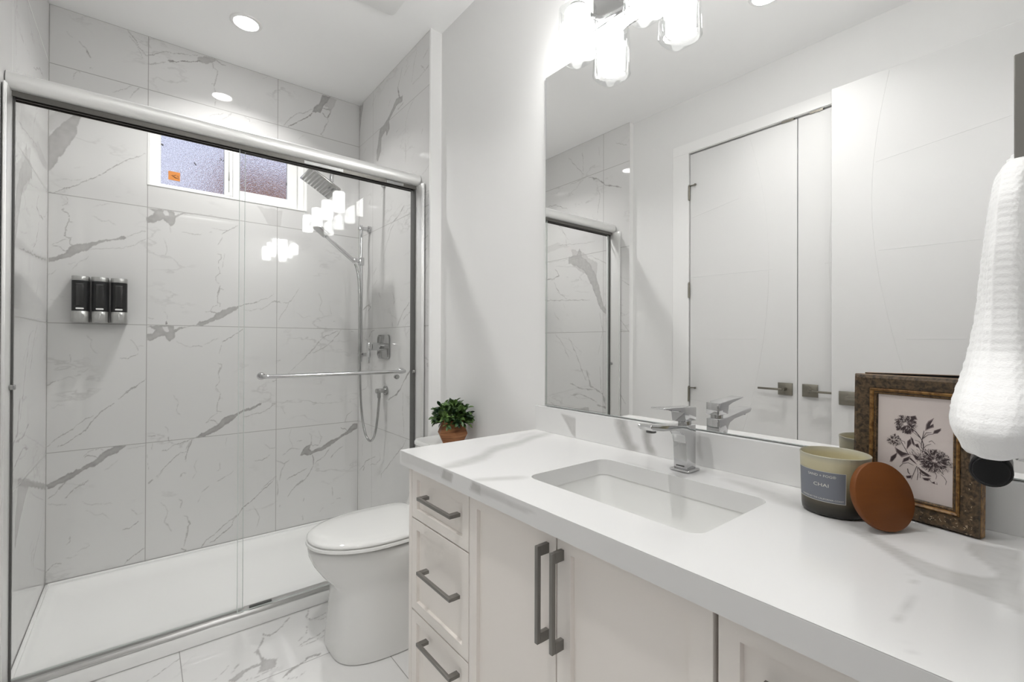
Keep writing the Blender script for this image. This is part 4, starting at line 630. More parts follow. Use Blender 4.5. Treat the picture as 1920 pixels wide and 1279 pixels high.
mb.build('valve_plate', chrome_dim, t)
mb = MB(); mb.cyl((WT - .010, 2.575, 1.157), (1.03, 2.575, 1.157), .023, n=32); mb.build('valve_body', chrome, t)
mb = MB(); mb.box(1.004, 1.030, 2.556, 2.594, 1.135, 1.180, .004); mb.box(1.006, 1.020, 2.562, 2.588, 1.060, 1.140, .004); mb.build('lever', chrome, t)

# soap dispensers on the back wall
def dispenser(x0, label, turn):
    x1 = x0 + .0625; y1 = D - .001; y0 = D - .078; cx = (x0 + x1) / 2
    t = empty('soap_dispenser', (cx, D, 1.27), label, 'soap dispenser', 'soap dispensers in a row on the shower wall')
    def pr(z0, z1, d=0, mat=None, name='', sm=35, b=.002):
        mb = MB(); P = [(x0 + d, y1), (x1 - d, y1), (x1 - d, y0 + .024)] + [(cx + (.03125 - d) * math.cos(a), y0 + .024 - (.024 - d) * math.sin(a)) for a in [math.radians(q_) for q_ in (25, 50, 75, 90, 105, 130, 155)]] + [(x0 + d, y0 + .024)]
        mb.prism(P, lambda a, b_: (a, b_, z0), lambda a, b_: (a, b_, z1), b); return mb.build(name, mat, t)
    pr(1.464, 1.486, 0, satin_silver, 'cap'); body = pr(1.323, 1.464, .0008, black_plastic, 'reservoir', b=0)
    pr(1.270, 1.323, 0, satin_silver, 'base_cover')
    mb = MB(); mb.box(cx - .013, cx + .013, y0 - .0012, y0 + .004, 1.345, 1.446, .001); mb.build('level_window', dark_plastic, t)
    mb = MB(); mb.box(cx - .013, cx + .013, y0 - .0022, y0, 1.447, 1.4495); mb.build('window_rim', simple('grey_rim', (.12, .12, .12), .3), t, smooth=0)
    mb = MB(); P = rrect(cx - .014, cx + .014, 1.3305, 1.3375, .0034); mb.prism(P, lambda a, b_: (a, y0 - .0018, b_), lambda a, b_: (a, y0 + .004, b_)); mb.build('oval_label', white_label, t)
    mb = MB(); mb.cyl((cx, y0 - .003, 1.297), (cx, y0 + .006, 1.297), .0165, n=32)
    mb.box(-.0035, .0035, -.005, .004, -.0145, .0145, .001, M=Matrix.Translation((cx, y0 - .004, 1.297)) @ Matrix.Rotation(turn, 4, 'Y')); mb.build('push_button', satin_silver, t)
    return t
dispenser(-.2575, 'black soap dispenser with silver cap and base, leftmost of the three', .05)
dispenser(-.1885, 'black soap dispenser with silver cap and base, middle one of the three', .1)
dispenser(-.1195, 'black soap dispenser with silver cap and base, rightmost of the three', -.15)

# ---------------------------------------------------------------- toilet
TY = 1.805
toi = empty('toilet', (.86, TY, 0), 'white one-piece toilet with a skirted base and closed lid', 'toilet')
def sect(x0, x1, hw, z, e=2.6, n=56, back=None):
    """plan outline: rounded front at x0, flatter back at x1"""
    P = []
    for k in range(n):
        t_ = 2 * math.pi * k / n; c, s_ = math.cos(t_), math.sin(t_)
        if c < 0:   # front half
            L = (x1 - x0) * .55; X = x0 + L + L * -abs(c) ** (2 / e); Y = TY + hw * math.copysign(abs(s_) ** (2 / e), s_)
        else:
            L = (x1 - x0) * .45; X = x1 - L + L * abs(c) ** (2 / 7.0); Y = TY + hw * math.copysign(abs(s_) ** (2 / e if c < .35 else 2 / 3.2), s_)
        P.append((X, Y, z))
    return P
mb = MB()
mb.loft([sect(.570, 1.150, .168, .0, 3.4), sect(.570, 1.150, .168, .0035, 3.4), sect(.560, 1.155, .178, .004, 3.4), sect(.561, 1.155, .178, .02, 3.4), sect(.568, 1.155, .170, .10, 3.4), sect(.577, 1.155, .160, .20, 3.3), sect(.578, 1.155, .157, .245, 3.1),
         sect(.562, 1.155, .162, .268, 2.7), sect(.535, 1.155, .173, .295, 2.3), sect(.508, 1.155, .183, .335, 2.15), sect(.490, 1.155, .189, .375, 2.1), sect(.486, 1.155, .190, .402, 2.1), sect(.492, 1.15, .184, .408, 2.1), sect(.512, 1.13, .166, .4085, 2.1)])
mb.build('bowl', porcelain, toi, smooth=60)
mb = MB(); mb.loft([sect(.512, .95, .166, .4172, 2.1), sect(.486, .96, .186, .4175, 2.1), sect(.480, .962, .192, .421, 2.1), sect(.481, .962, .191, .430, 2.1), sect(.487, .96, .187, .4335, 2.1)]); mb.build('seat', porcelain, toi, smooth=50)
mb = MB(); mb.loft([sect(.488, .955, .186, .4345, 2.1), sect(.484, .958, .190, .437, 2.1), sect(.484, .958, .190, .442, 2.1), sect(.489, .955, .185, .4475, 2.1), sect(.510, .94, .166, .4525, 2.1), sect(.56, .90, .12, .4555, 2.1), sect(.64, .84, .05, .4565, 2.1)])
mb.build('lid', porcelain, toi, smooth=60)
mb = MB()
def tsec(xf, hw, z, r=.03): return [(a, b, z) for a, b in rrect(xf, 1.168, TY - hw, TY + hw, r, 6)]
mb.loft([tsec(.93, .178, .405, .04), tsec(.955, .180, .45, .04), tsec(.975, .182, .52, .04), tsec(.99, .184, .60, .04), tsec(1.0, .186, .66, .04), tsec(1.004, .186, .698, .04)]); mb.build('tank', porcelain, toi, smooth=50)
mb = MB(); mb.loft([tsec(1.002, .188, .699, .04), tsec(.996, .192, .704, .04), tsec(.996, .192, .718, .04), tsec(1.000, .188, .7255, .04)]); mb.build('tank_lid', porcelain, toi, smooth=50)

# ---------------------------------------------------------------- potted plant on the tank
PX, PY, PZ = 1.078, 1.760, .7262
pl = empty('potted_plant', (PX, PY, PZ), 'small leafy green plant in a faceted wooden pot on the toilet tank', 'plant')
def hexr(r, z, off=0): return [(PX + r * math.cos(math.radians(60 * k + off)), PY + r * math.sin(math.radians(60 * k + off)), PZ + z) for k in range(6)]
mb = MB(); mb.loft([hexr(.043, 0, 8), hexr(.070, .055, 8), hexr(.048, .112, 8), hexr(.044, .112, 8), hexr(.045, .098, 8)]); mb.build('pot', pot_wood, pl, smooth=0)
random.seed(11)
mb = MB()
def add_leaf(mb, base, d, L, wd, roll):
    d = d.normalized(); a = Vector((0, 0, 1)) if abs(d.z) < .95 else Vector((1, 0, 0)); sd = d.cross(a).normalized(); up = sd.cross(d)
    sd, up = sd * math.cos(roll) + up * math.sin(roll), up * math.cos(roll) - sd * math.sin(roll)
    prof = ((0, .12), (.2, .62), (.45, 1.0), (.7, .86), (.88, .45), (1, .03)); rows_ = []
    for s_, w_ in prof:
        c = base + d * L * s_ + up * (-.18 * L * s_ * s_)
        rows_.append([c + sd * wd * w_ + up * wd * .35 * w_, c, c - sd * wd * w_ + up * wd * .35 * w_])
    for k in range(2):
        off = up * (-.0005 * k)
        R = [[mb.bm.verts.new(p + off) for p in r] for r in rows_]
        for a_, b_ in zip(R, R[1:]):
            for i in range(2): mb.bm.faces.new((a_[i], a_[i + 1], b_[i + 1], b_[i]) if k == 0 else (b_[i], b_[i + 1], a_[i + 1], a_[i]))
for k in range(78):
    az = random.uniform(0, 2 * math.pi); el = math.radians(random.choice([random.uniform(-6, 35), random.uniform(20, 85)]))
    rr = .118 * random.uniform(.80, 1.05)
    d = Vector((math.cos(az) * math.cos(el), math.sin(az) * math.cos(el), math.sin(el)))
    tip = Vector((PX, PY, PZ + .110)) + Vector((d.x * rr, d.y * rr, d.z * rr * .95))
    tip.x = min(tip.x, W - .022)
    base = Vector((PX + d.x * .02, PY + d.y * .02, PZ + .104)); ax = tip - base
    mb.tube([base, base + ax * .5 + Vector((0, 0, .006)), base + ax * .8], .0013, 5)
    for j in range(7):
        f = .45 + .08 * j; p = base + ax * min(f, 1.0) * .8
        s_ = random.uniform(0, 6.28); q = ax.normalized(); a = q.cross(Vector((.3, .2, 1))).normalized(); b_ = q.cross(a)
        dd = q * random.uniform(.5, 1.2) + (a * math.cos(s_) + b_ * math.sin(s_)) * random.uniform(.5, 1.0)
        L_ = random.uniform(.022, .034)
        if p.x + dd.normalized().x * L_ > W - .004: dd.x = -abs(dd.x) * .3
        add_leaf(mb, p, dd, L_, random.uniform(.0058, .0085), random.uniform(-1, 1))
mb.build('foliage', leaf, pl, smooth=60, weld=False)

# ---------------------------------------------------------------- vanity cabinet
XF = .630
van = empty('vanity_cabinet', (.90, .645, 0), 'cream shaker vanity cabinet with three drawers and two doors in view', 'cabinet')
mb = MB()
mb.box(XF, W - .002, 1.258, 1.276, .0, .8145, .001); mb.box(XF, W - .002, .002, .018, .0, .8145)
mb.box(XF + .019, W - .002, .018, 1.258, .10, .118); mb.box(W - .02, W - .002, .018, 1.258, .118, .8145); mb.box(XF + .07, XF + .085, .018, 1.258, 0, .10)
mb.box(XF + .019, XF + .05, .0185, 1.2575, .808, .8145)
mb.build('carcass', cab, van, smooth=30)
mb = MB(); mb.box(XF + .022, XF + .030, .018, 1.258, .118, .806); mb.build('gap_shade_sheet', simple('cabinet_gap_shade', (.10, .09, .08), .8), van, smooth=0)  # dark sheet behind the fronts, paints the shade in their seams
def shaker(name, y0, y1, z0, z1, st=.030, rail=.028):
    x0, x1 = XF, XF + .019; mb = MB()
    mb.box(x0 + .009, x1, y0 + st - .002, y1 - st + .002, z0 + rail - .002, z1 - rail + .002)
    # frame as one lofted bevelled ring
    O = [(y0, z0), (y1, z0), (y1, z1), (y0, z1)]; I = [(y0 + st, z0 + rail), (y1 - st, z0 + rail), (y1 - st, z1 - rail), (y0 + st, z1 - rail)]
    I2 = [(y0 + st + .0015, z0 + rail + .0015), (y1 - st - .0015, z0 + rail + .0015), (y1 - st - .0015, z1 - rail - .0015), (y0 + st + .0015, z1 - rail - .0015)]
    O2 = [(y0 + .0008, z0 + .0008), (y1 - .0008, z0 + .0008), (y1 - .0008, z1 - .0008), (y0 + .0008, z1 - .0008)]
    R = [[(x1, a, b) for a, b in O], [(x0 + .0008, a, b) for a, b in O], [(x0, a, b) for a, b in O2], [(x0, a, b) for a, b in I], [(x0 + .0092, a, b) for a, b in I2], [(x1, a, b) for a, b in I2]]
    mb.loft(R, cap=False); return mb.build(name, cab, van, smooth=20)
def handle(parent, horiz, yc, zc, L):
    mb = MB(); r = .0048; xo = XF - .031
    if horiz:
        mb.box(xo, xo + .009, yc - L / 2, yc + L / 2, zc - .0045, zc + .0045, .001)
        for s_ in (-1, 1):
            y = yc + s_ * (L / 2 - .008); mb.box(xo + .0089, XF + .001, y - .0079, y + .0079, zc - .0044, zc + .0044)
    else:
        mb.box(xo, xo + .009, yc - .0045, yc + .0045, zc - L / 2, zc + L / 2, .001)
        for s_ in (-1, 1):
            z = zc + s_ * (L / 2 - .010); mb.box(xo + .0089, XF + .001, yc - .0044, yc + .0044, z - .0099, z + .0099)
    return mb.build('handle', nickel, parent, label='dark brushed metal bar handle')
for z0, z1, zh in ((.663, .806, .7435), (.392, .659, .536), (.120, .388, .338)):
    d = shaker('drawer', .951, 1.256, z0, z1); handle(d, True, 1.08, zh, .178)
for z0, z1 in ((.663, .806), (.392, .659), (.120, .388)):
    d = shaker('drawer', .020, .321, z0, z1); handle(d, True, .17, (z0 + z1) / 2 + .006, .178)
d = shaker('door', .6445, .948, .120, .806, .032, .026); handle(d, False, .668, .690, .190)
d = shaker('door', .3285, .6415, .120, .806, .036, .026); handle(d, False, .627, .690, .190)

# ---------------------------------------------------------------- countertop with sink cut-out
SX0, SX1, SY0, SY1, SR = .728, 1.012, .405, .847, .030
ctop = empty('countertop', (.89, .646, .815), 'thick white quartz countertop with soft grey veins and a sink cut-out', 'countertop')
def counter_top():
    from mathutils.geometry import delaunay_2d_cdt
    x0, x1, y0, y1 = .607, W - .001, .001, 1.291; st = .008
    hole = rrect(SX0, SX1, SY0, SY1, SR, 10)
    outer = []
    nx, ny = int((x1 - x0) / st), int((y1 - y0) / st)
    for i in range(nx): outer.append((x0 + (x1 - x0) * i / nx, y0))
    for j in range(ny): outer.append((x1, y0 + (y1 - y0) * j / ny))
    for i in range(nx): outer.append((x1 - (x1 - x0) * i / nx, y1))
    for j in range(ny): outer.append((x0, y1 - (y1 - y0) * j / ny))
    pts = [Vector(p) for p in outer] + [Vector(p) for p in hole]; n0, n1 = len(outer), len(hole)
    edges = [(i, (i + 1) % n0) for i in range(n0)] + [(n0 + i, n0 + (i + 1) % n1) for i in range(n1)]
    for i in range(1, nx):
        for j in range(1, ny):
            x = x0 + (x1 - x0) * i / nx; y = y0 + (y1 - y0) * j / ny
            if SX0 - .004 < x < SX1 + .004 and SY0 - .004 < y < SY1 + .004: continue
            pts.append(Vector((x, y)))
    r = delaunay_2d_cdt(pts, edges, [], 0, 1e-7)
    V, F = r[0], r[2]
    def inside(c): return SX0 < c.x < SX1 and SY0 < c.y < SY1 and not any(((c.x - cx) ** 2 + (c.y - cy) ** 2) > SR * SR and (c.x - cx) * sx > 0 and (c.y - cy) * sy > 0
        for cx, cy, sx, sy in ((SX0 + SR, SY0 + SR, -1, -1), (SX1 - SR, SY0 + SR, 1, -1), (SX0 + SR, SY1 - SR, -1, 1), (SX1 - SR, SY1 - SR, 1, 1)))
    F = [f for f in F if not inside((V[f[0]] + V[f[1]] + V[f[2]]) / 3)]
    off = world_loc(ctop); me = bpy.data.meshes.new('slab')
    verts = [(v.x - off.x, v.y - off.y, Z0 - off.z) for v in V]
    uu = np.array([v.x for v in V]) * 1000; vv = np.array([v.y for v in V]) * 1000
    val = list(vein_field(uu, vv, VEINS['counter'], 3.0, 5)); faces = [tuple(f) for f in F]
    me.from_pydata(verts, [], faces); me.update()
    at = me.attributes.new('vein', 'FLOAT', 'POINT'); at.data.foreach_set('value', np.array(val, np.float32))
    me.materials.append(quartz); o = bpy.data.objects.new('slab', me); C.objects.link(o); o.parent = ctop
    # edges: front (veined), end, hole wall, underside
    f = grid_panel('front_edge', lin(y0, y1, .006), lin(.815, Z0 - .0015, .006), lambda u, v: (np.full_like(u, .607) - off.x, u - off.y, v - off.z), VEINS['front'], quartz_edge, soft=2.5, parent=ctop, seed=6)
    mb = MB()
    a = .607; b = Z0
    mb.quad((a, y0, b - .0015), (a, y1, b - .0015), (a + .0015, y1, b), (a + .0015, y0, b))
    mb.quad((a, y1, .815), (x1, y1, .815), (x1, y1, b), (a, y1, b))
    mb.quad((a, y0, .815), (x1, y0, .815), (x1, y0, b), (a, y0, b))
    H1 = hole; nH = len(H1)
    top = [mb.bm.verts.new((p[0], p[1], b)) for p in H1]; bot = [mb.bm.verts.new((p[0], p[1], .8149)) for p in H1]
    for i in range(nH): mb.bm.faces.new((top[i], top[(i + 1) % nH], bot[(i + 1) % nH], bot[i]))
    mb.quad((a, y0, .815), (SX0, y0, .815), (SX0, y1, .815), (a, y1, .815)); mb.quad((SX1, y0, .815), (x1, y0, .815), (x1, y1, .815), (SX1, y1, .815))
    mb.quad((SX0, y0, .815), (SX1, y0, .815), (SX1, SY0, .815), (SX0, SY0, .815)); mb.quad((SX0, SY1, .815), (SX1, SY1, .815), (SX1, y1, .815), (SX0, y1, .815))
    mb.build('slab_side', quartz_edge, ctop, smooth=30)
counter_top()
o = empty('backsplash', (W - .01, .646, Z0), 'low white veined quartz backsplash along the wall under the mirror', 'backsplash')
def bsp():
    off = world_loc(o)
    grid_panel('face', lin(.001, 1.291, .006), lin(Z0 + .0005, .9455, .006), lambda u, v: (np.full_like(u, W - .0205) - off.x, u - off.y, v - off.z), VEINS['splash'], quartz_edge, soft=2.5, parent=o, seed=8)
    mb = MB(); mb.box(W - .020, W - .001, .001, 1.291, Z0 + .0005, .947, .0012); mb.build('body', quartz_edge, o)
bsp()
# sink
sk = empty('undermount_sink', (.87, .63, .70), 'white rectangular undermount sink below the faucet', 'sink')
def rr(d, z, r=.04): return [(a, b, z) for a, b in rrect(SX0 - .003 + d, SX1 + .003 - d, SY0 - .003 + d, SY1 + .003 - d, r, 8)]
mb = MB(); mb.loft([rr(-.02, .8148, .05), rr(.0, .8148, .036), rr(.004, .800, .042), rr(.012, .745, .045), rr(.024, .718, .05), rr(.045, .705, .05), rr(.09, .699, .04), rr(.125, .697, .015)], cap=False)
bm_ = mb.bm; bm_.faces.new([v for v in bm_.verts[-36:]]) if False else None
mb.prism([(a, b) for a, b, _ in rr(.125, 0, .015)], lambda a, b: (a, b, .697), lambda a, b: (a, b, .690))
mb.loft([rr(-.02, .8140, .05), rr(-.02, .806, .05), rr(-.006, .80, .05), rr(.002, .735, .05), rr(.03, .70, .05), rr(.12, .688, .02)], cap=False)
mb.build('basin', porcelain, sk, smooth=50)
mb = MB(); mb.lathe([(.001, .004), (.020, .004), (.0225, .002), (.0225, -.001), (.001, -.001)], (.90, .63, .6985), 36); mb.build('drain', chrome, sk)

# faucet
FX, FY = 1.082, .640
fa = empty('faucet', (FX, FY, Z0), 'square single-lever chrome faucet behind the sink', 'faucet')
mb = MB(); mb.box(FX - .027, FX + .027, FY - .027, FY + .027, Z0 + .0002, Z0 + .0065, .003, 3); mb.build('base_plate', chrome, fa)
mb = MB()
yw = .0185
prof = [(1.062, Z0 + .006), (FX + .0225, Z0 + .006), (FX + .0225, .9745), (1.060, .9745), (.985, .9835), (.912, .9915), (.908, .986), (.918, .977), (.960, .973), (1.015, .968), (1.044, .962), (1.055, .951), (1.0595, .93)]
mb.prism(prof, lambda a, b: (a, FY - yw, b), lambda a, b: (a, FY + yw, b), .0022, 3); mb.build('body', chrome, fa, smooth=25)
mb = MB(); mb.cyl((.937, FY, .978), (.937, FY, .970), .0115, n=24); mb.build('aerator', gasket, fa)
mb = MB(); mb.cyl((FX, FY, .9745), (FX, FY, .984), .016, n=28); mb.build('cartridge_neck', chrome_dim, fa)
mb = MB()
mb.prism([(FX + .024, .984), (FX + .024, 1.018), (1.03, 1.0225), (.962, 1.0265), (.960, 1.0235), (1.03, 1.0135), (1.052, 1.009), (1.054, .984)], lambda a, b: (a, FY - yw, b), lambda a, b: (a, FY + yw, b), .0018, 3); mb.build('lever', chrome, fa, smooth=25)
mb = MB(); mb.cyl((1.0535, FY + .004, .996), (1.0545, FY + .004, .996), .0022, n=14); mb.build('lever_screw', gasket, fa, smooth=0)
mb = MB(); mb.box(1.0605, 1.0622, FY - .011, FY + .011, Z0 + .013, Z0 + .0155); mb.build('maker_mark', gasket, fa, smooth=0)

# ---------------------------------------------------------------- mirror
mi = empty('wall_mirror', (W, .63, .95), 'large frameless wall mirror above the countertop', 'mirror')
mb = MB(); mb.box(W - .0065, W - .0005, .012, 1.253, .9495, 2.166, .001); mb.build('mirror_edge', mirror_edge, mi, smooth=0)
mb = MB(); mb.quad((W - .0067, .014, .952), (W - .0067, 1.251, .952), (W - .0067, 1.251, 2.164), (W - .0067, .014, 2.164)); mb.build('silvered_face', mirror_m, mi, smooth=0)

# ---------------------------------------------------------------- vanity light
vl = empty('vanity_light', (W, .627, 2.20), 'chrome bath light bar with four glowing glass shades above the mirror', 'wall light')
mb = MB(); mb.box(W - .020, W - .001, .24, 1.012, 2.205, 2.315, .003); mb.build('back_plate', chrome_dim, vl)
mb = MB(); mb.box(1.128, 1.142, .26, .998, 2.188, 2.204, .002)
mb.build('cross_bar', chrome, vl)
SHX = 1.080
for y in (1.014, .756, .498, .240):
    cx = SHX
    mb = MB(); mb.box(1.100, W - .018, y - .008, y + .008, 2.245, 2.262, .002); mb.cyl((cx, y, 2.258), (cx, y, 2.232), .026, n=32); mb.build('shade_holder', chrome, vl)
    zb, zt = 2.092, 2.250
    def ro(r, z, e=4.0): return [(a, b, z) for a, b in superell(cx, y, r, r, e, 40)]
    mb = MB(); mb.loft([ro(.044, zb + .012, 2.6), ro(.049, zb + .001, 3), ro(.053, zb, 3.2), ro(.056, zb + .006, 3.2), ro(.055, zb + .02, 3.2), ro(.052, zt - .03, 3.2), ro(.052, zt, 3.2), ro(.048, zt, 3.2), ro(.047, zt - .03, 3.0), ro(.047, zb + .03, 2.8), ro(.044, zb + .012, 2.6)], cap=False)
    g = mb.build('glass_shade', shade_glass, vl, smooth=50)
    mb = MB(); mb.lathe([(.001, zb + .016), (.036, zb + .018), (.040, zb + .022), (.040, zt - .012), (.036, zt - .006), (.001, zt - .006)], (cx, y, 0), 40); mb.build('opal_diffuser', lamp_white, vl)

# ---------------------------------------------------------------- doors (left wall, seen in the mirror)
def leaf_grooves(parent, X, ya, yb, arcs, lines):
    """routed grooves as fine half-round beads on the face"""
    mb = MB()
    for P in arcs + lines:
        Q = [(X - .0004, ya + (yb - ya) * a, z) for a, z in P]
        if len(Q) == 2: Q = [Vector(Q[0]).lerp(Vector(Q[1]), k / 3) for k in range(4)]
        mb.tube(Q, .0013, 6)
    mb.build('routed_line', door_paint, parent)
def arc(a0, z0, a1, z1, a2, z2, n=14):
    return [((1 - t) ** 2 * a0 + 2 * t * (1 - t) * a1 + t * t * a2, (1 - t) ** 2 * z0 + 2 * t * (1 - t) * z1 + t * t * z2) for t in [k / n for k in range(n + 1)]]
AR = [arc(.60, 2.36, 1.0, 1.50, .45, .50), arc(.45, .50, .35, .3, .2, .02)]
LI = [[(.0, 1.975), (.50, 2.03)], [(0, 1.60), (.80, 1.592)], [(0, 1.209), (.66, 1.207)], [(0, .83), (.55, .80)]]
def lever_set(parent, X, y, z, dir_, flip=False):
    mb = MB(); mb.box(X, X + .008, y - .036, y + .036, z - .033, z + .033, .0015); mb.cyl((X + .008, y, z), (X + .045, y, z), .010, n=20)
    mb.box(X + .038, X + .050, min(y, y + dir_ * .125) - .006 * (dir_ < 0), max(y, y + dir_ * .125), z - .006, z + .005, .0015)
    for q_ in (-.02, .02): mb.cyl((X + .008, y, z + q_), (X + .0088, y, z + q_), .003, n=10)
    mb.build('door_handle', bronze, parent)
def hinge(parent, X, y, z, pin=False):
    mb = MB(); mb.cyl((X + .006, y, z - .046), (X + .006, y, z + .046), .0065, n=14); mb.cyl((X + .006, y, z + .046), (X + .006, y, z + .052), .0045, n=12)
    if pin: mb.box(X + .004, X + .012, y - .045, y + .004, z + .040, z + .046, .001); mb.cyl((X + .008, y - .045, z + .043), (X + .016, y - .045, z + .043), .006, n=12)
    mb.build('door_hinge', bronze, parent)
d1 = empty('door_1', (XW, (CYM + CY1) / 2, .01), kind='structure')
mb = MB(); mb.box(XW - .036, XW - .001, CYM + .002, CY1 - .003, .010, CZ - .003, .001); struct(mb.build('door_leaf', door_paint, d1, smooth=0))
leaf_grooves(d1, XW - .001, CY1 - .003, CYM + .002, AR, LI)
lever_set(d1, XW - .001, 1.011, .937, 1)
for z, p in ((2.137, True), (1.518, False), (.86, True)): hinge(d1, XW, CY1 + .001, z, p)
d2 = empty('door_2', (XW, (CYM + CY0) / 2, .01), kind='structure')
mb = MB(); mb.box(XW - .036, XW - .001, CY0 + .003, CYM - .002, .010, CZ - .003, .001); struct(mb.build('door_leaf', door_paint, d2, smooth=0))
leaf_grooves(d2, XW - .001, CY0 + .003, CYM - .002, AR, LI)
lever_set(d2, XW - .001, .893, .937, -1)
mb = MB(); mb.box(XW - .040, XW - .030, CY0, CY1, .005, CZ + .006); mb.build('closet_gap_shade', gasket, d1, smooth=0)  # dark sheet standing in for shade in the gaps round the leaves
mb = MB()
for y in (1.0, .865): mb.box(XW - .02, XW + .004, y - .03, y + .03, CZ - .0035, CZ + .007)
mb.build('ball_catch', bronze, d1, smooth=0)
XD = -.300
d3 = empty('door_3', (XD - .02, .40, .01), kind='structure')
mb = MB(); mb.box(XD - .038, XD, .012, .774, .010, 2.430, .0015); struct(mb.build('door_leaf', door_paint, d3, smooth=0))
AR3 = [arc(.66, 2.42, .16, 1.55, .52, .85)]
LI3 = [[(.52, 2.03), (1.0, 2.08)], [(.30, 1.611), (.75, 1.607)], [(.38, 1.203), (.7, 1.203)]]
mb = MB()
for P in ([(.352 + .0, 2.42)],): pass
P3 = [(XD - .0004, .50 + .115 * math.sin(math.pi * min(1, max(0, (z - 1.05) / 1.6))), z) for z in [2.42 - .08 * k for k in range(20)]]
mb.tube(P3, .0013, 6)
for y0, z0, y1, z1 in ((.59, 1.611, .03, 1.600), (.492, 1.203, .03, 1.203), (.60, 2.02, .03, 2.09), (.44, .83, .03, .80)): mb.tube([(XD - .0004, y0 + (y1 - y0) * k / 3, z0 + (z1 - z0) * k / 3) for k in range(4)], .0013, 6)
mb.build('routed_line', door_paint, d3)
lever_set(d3, XD, .706, .921, -1)

# ---------------------------------------------------------------- candle
KX, KY = 1.047, .303
ca = empty('candle_jar', (KX, KY, Z0 + .0006), 'wide smoky glass jar candle with a grey-blue label, beside the wooden lid', 'candle')
mb = MB()
mb.lathe([(.001, .0), (.050, .0), (.0535, .003), (.0545, .010), (.0555, .05), (.0572, .106), (.0578, .1115), (.0568, .1125), (.0556, .1115), (.0545, .100), (.0535, .080)], (0, 0, 0), 72, cap=False)
mb.build('jar', jar_glass, ca, smooth=50, local=True)
mb = MB(); mb.lathe([(.001, .079), (.0534, .079), (.0534, .0795), (.001, .0805)], (0, 0, 0), 48); mb.build('wax', wax, ca, local=True)
for a in (0, 2.1, 4.2):
    mb = MB(); mb.cyl((.022 * math.cos(a), .022 * math.sin(a), .080), (.022 * math.cos(a), .022 * math.sin(a), .091), .0009, n=8); mb.build('wick', gasket, ca, local=True)
LBA0, LBA1 = math.radians(119), math.radians(214)   # label angles around the jar
def jr(z): return .0545 + (z - .010) * (.0572 - .0545) / .096 + .0005
def wrap(a, z, d=0): r = jr(z) + d; return Vector((r * math.cos(a), r * math.sin(a), z))
mb = MB(); n = 30; za, zb_ = .0285, .0850
for i in range(n):
    a, b_ = LBA0 + (LBA1 - LBA0) * i / n, LBA0 + (LBA1 - LBA0) * (i + 1) / n
    mb.quad(wrap(a, za), wrap(b_, za), wrap(b_, zb_), wrap(a, zb_))
mb.build('label', candle_label, ca, local=True, smooth=50)
mb = MB()
def strip(a0, a1, z0, z1, k=24):
    for i in range(k):
        a, b_ = a0 + (a1 - a0) * i / k, a0 + (a1 - a0) * (i + 1) / k
        mb.quad(wrap(a, z0, .0002), wrap(b_, z0, .0002), wrap(b_, z1, .0002), wrap(a, z1, .0002))
strip(LBA0, LBA1, za, za + .0007); strip(LBA0, LBA1, zb_ - .0007, zb_); strip(LBA0, LBA0 + .013, za, zb_, 1); strip(LBA1 - .013, LBA1, za, zb_, 1)
mb.build('label_border', label_line, ca, local=True, smooth=50)
def text_pts(body, size):
    cu = bpy.data.curves.new('text_' + body[:4], 'FONT'); cu.body = body; cu.size = size; cu.align_x = 'CENTER'; cu.resolution_u = 3
    ob = bpy.data.objects.new('tmp', cu); C.objects.link(ob); dg = bpy.context.evaluated_depsgraph_get(); dg.update()
    me = bpy.data.meshes.new_from_object(ob.evaluated_get(dg)); vs = [v.co.copy() for v in me.vertices]; fs = [tuple(p.vertices) for p in me.polygons]
    bpy.data.objects.remove(ob); bpy.data.curves.remove(cu); bpy.data.meshes.remove(me); return vs, fs
def jar_text(body, size, z, ac, stretch=1.0):
    vs, fs = text_pts(body, size); me = bpy.data.meshes.new('label_text')
    me.from_pydata([tuple(wrap(ac + v.x * stretch / jr(z), z + v.y, .0003)) for v in vs], [], fs); me.materials.append(label_line)
    o = bpy.data.objects.new('label_text', me); C.objects.link(o); o.parent = ca
AC = math.radians(174)
jar_text('SAND + FOG\u00ae', .0064, .0745, AC, 1.15); jar_text('CHAI', .0088, .0565, AC, 1.3); jar_text('INSPIRED BY THE CALIFORNIA COAST', .0038, .0325, math.radians(172), 1.15)

# candle lid, leaning on the jar
nrm = Vector((-.50, -.866, 0)).normalized(); tilt = math.radians(17)
zax = (nrm * math.cos(tilt) + Vector((0, 0, 1)) * math.sin(tilt)).normalized()   # face normal, tipped back
xax = Vector((0, 0, 1)).cross(zax).normalized(); yax = zax.cross(xax)
LR = .0580
low = Vector((.998, .2015, Z0 + .0038))
cen = low + yax * LR
lid = empty('candle_lid', cen, 'round brown wooden candle lid leaning on the jar candle', 'lid')
lid.rotation_mode = 'QUATERNION'; lid.rotation_quaternion = Matrix((xax, yax, zax)).transposed().to_quaternion()
mb = MB(); mb.lathe([(.001, .0), (LR - .0015, .0), (LR - .0003, -.0012), (LR, -.0025), (LR, -.0105), (LR - .001, -.012), (.001, -.012)], (0, 0, 0), 80); mb.build('disc', lid_wood, lid, local=True, smooth=50)
mb = MB(); mb.lathe([(.001, -.012), (.050, -.012), (.050, -.019), (.048, -.020), (.001, -.020)], (0, 0, 0), 64); mb.build('plug', lid_wood, lid, local=True)

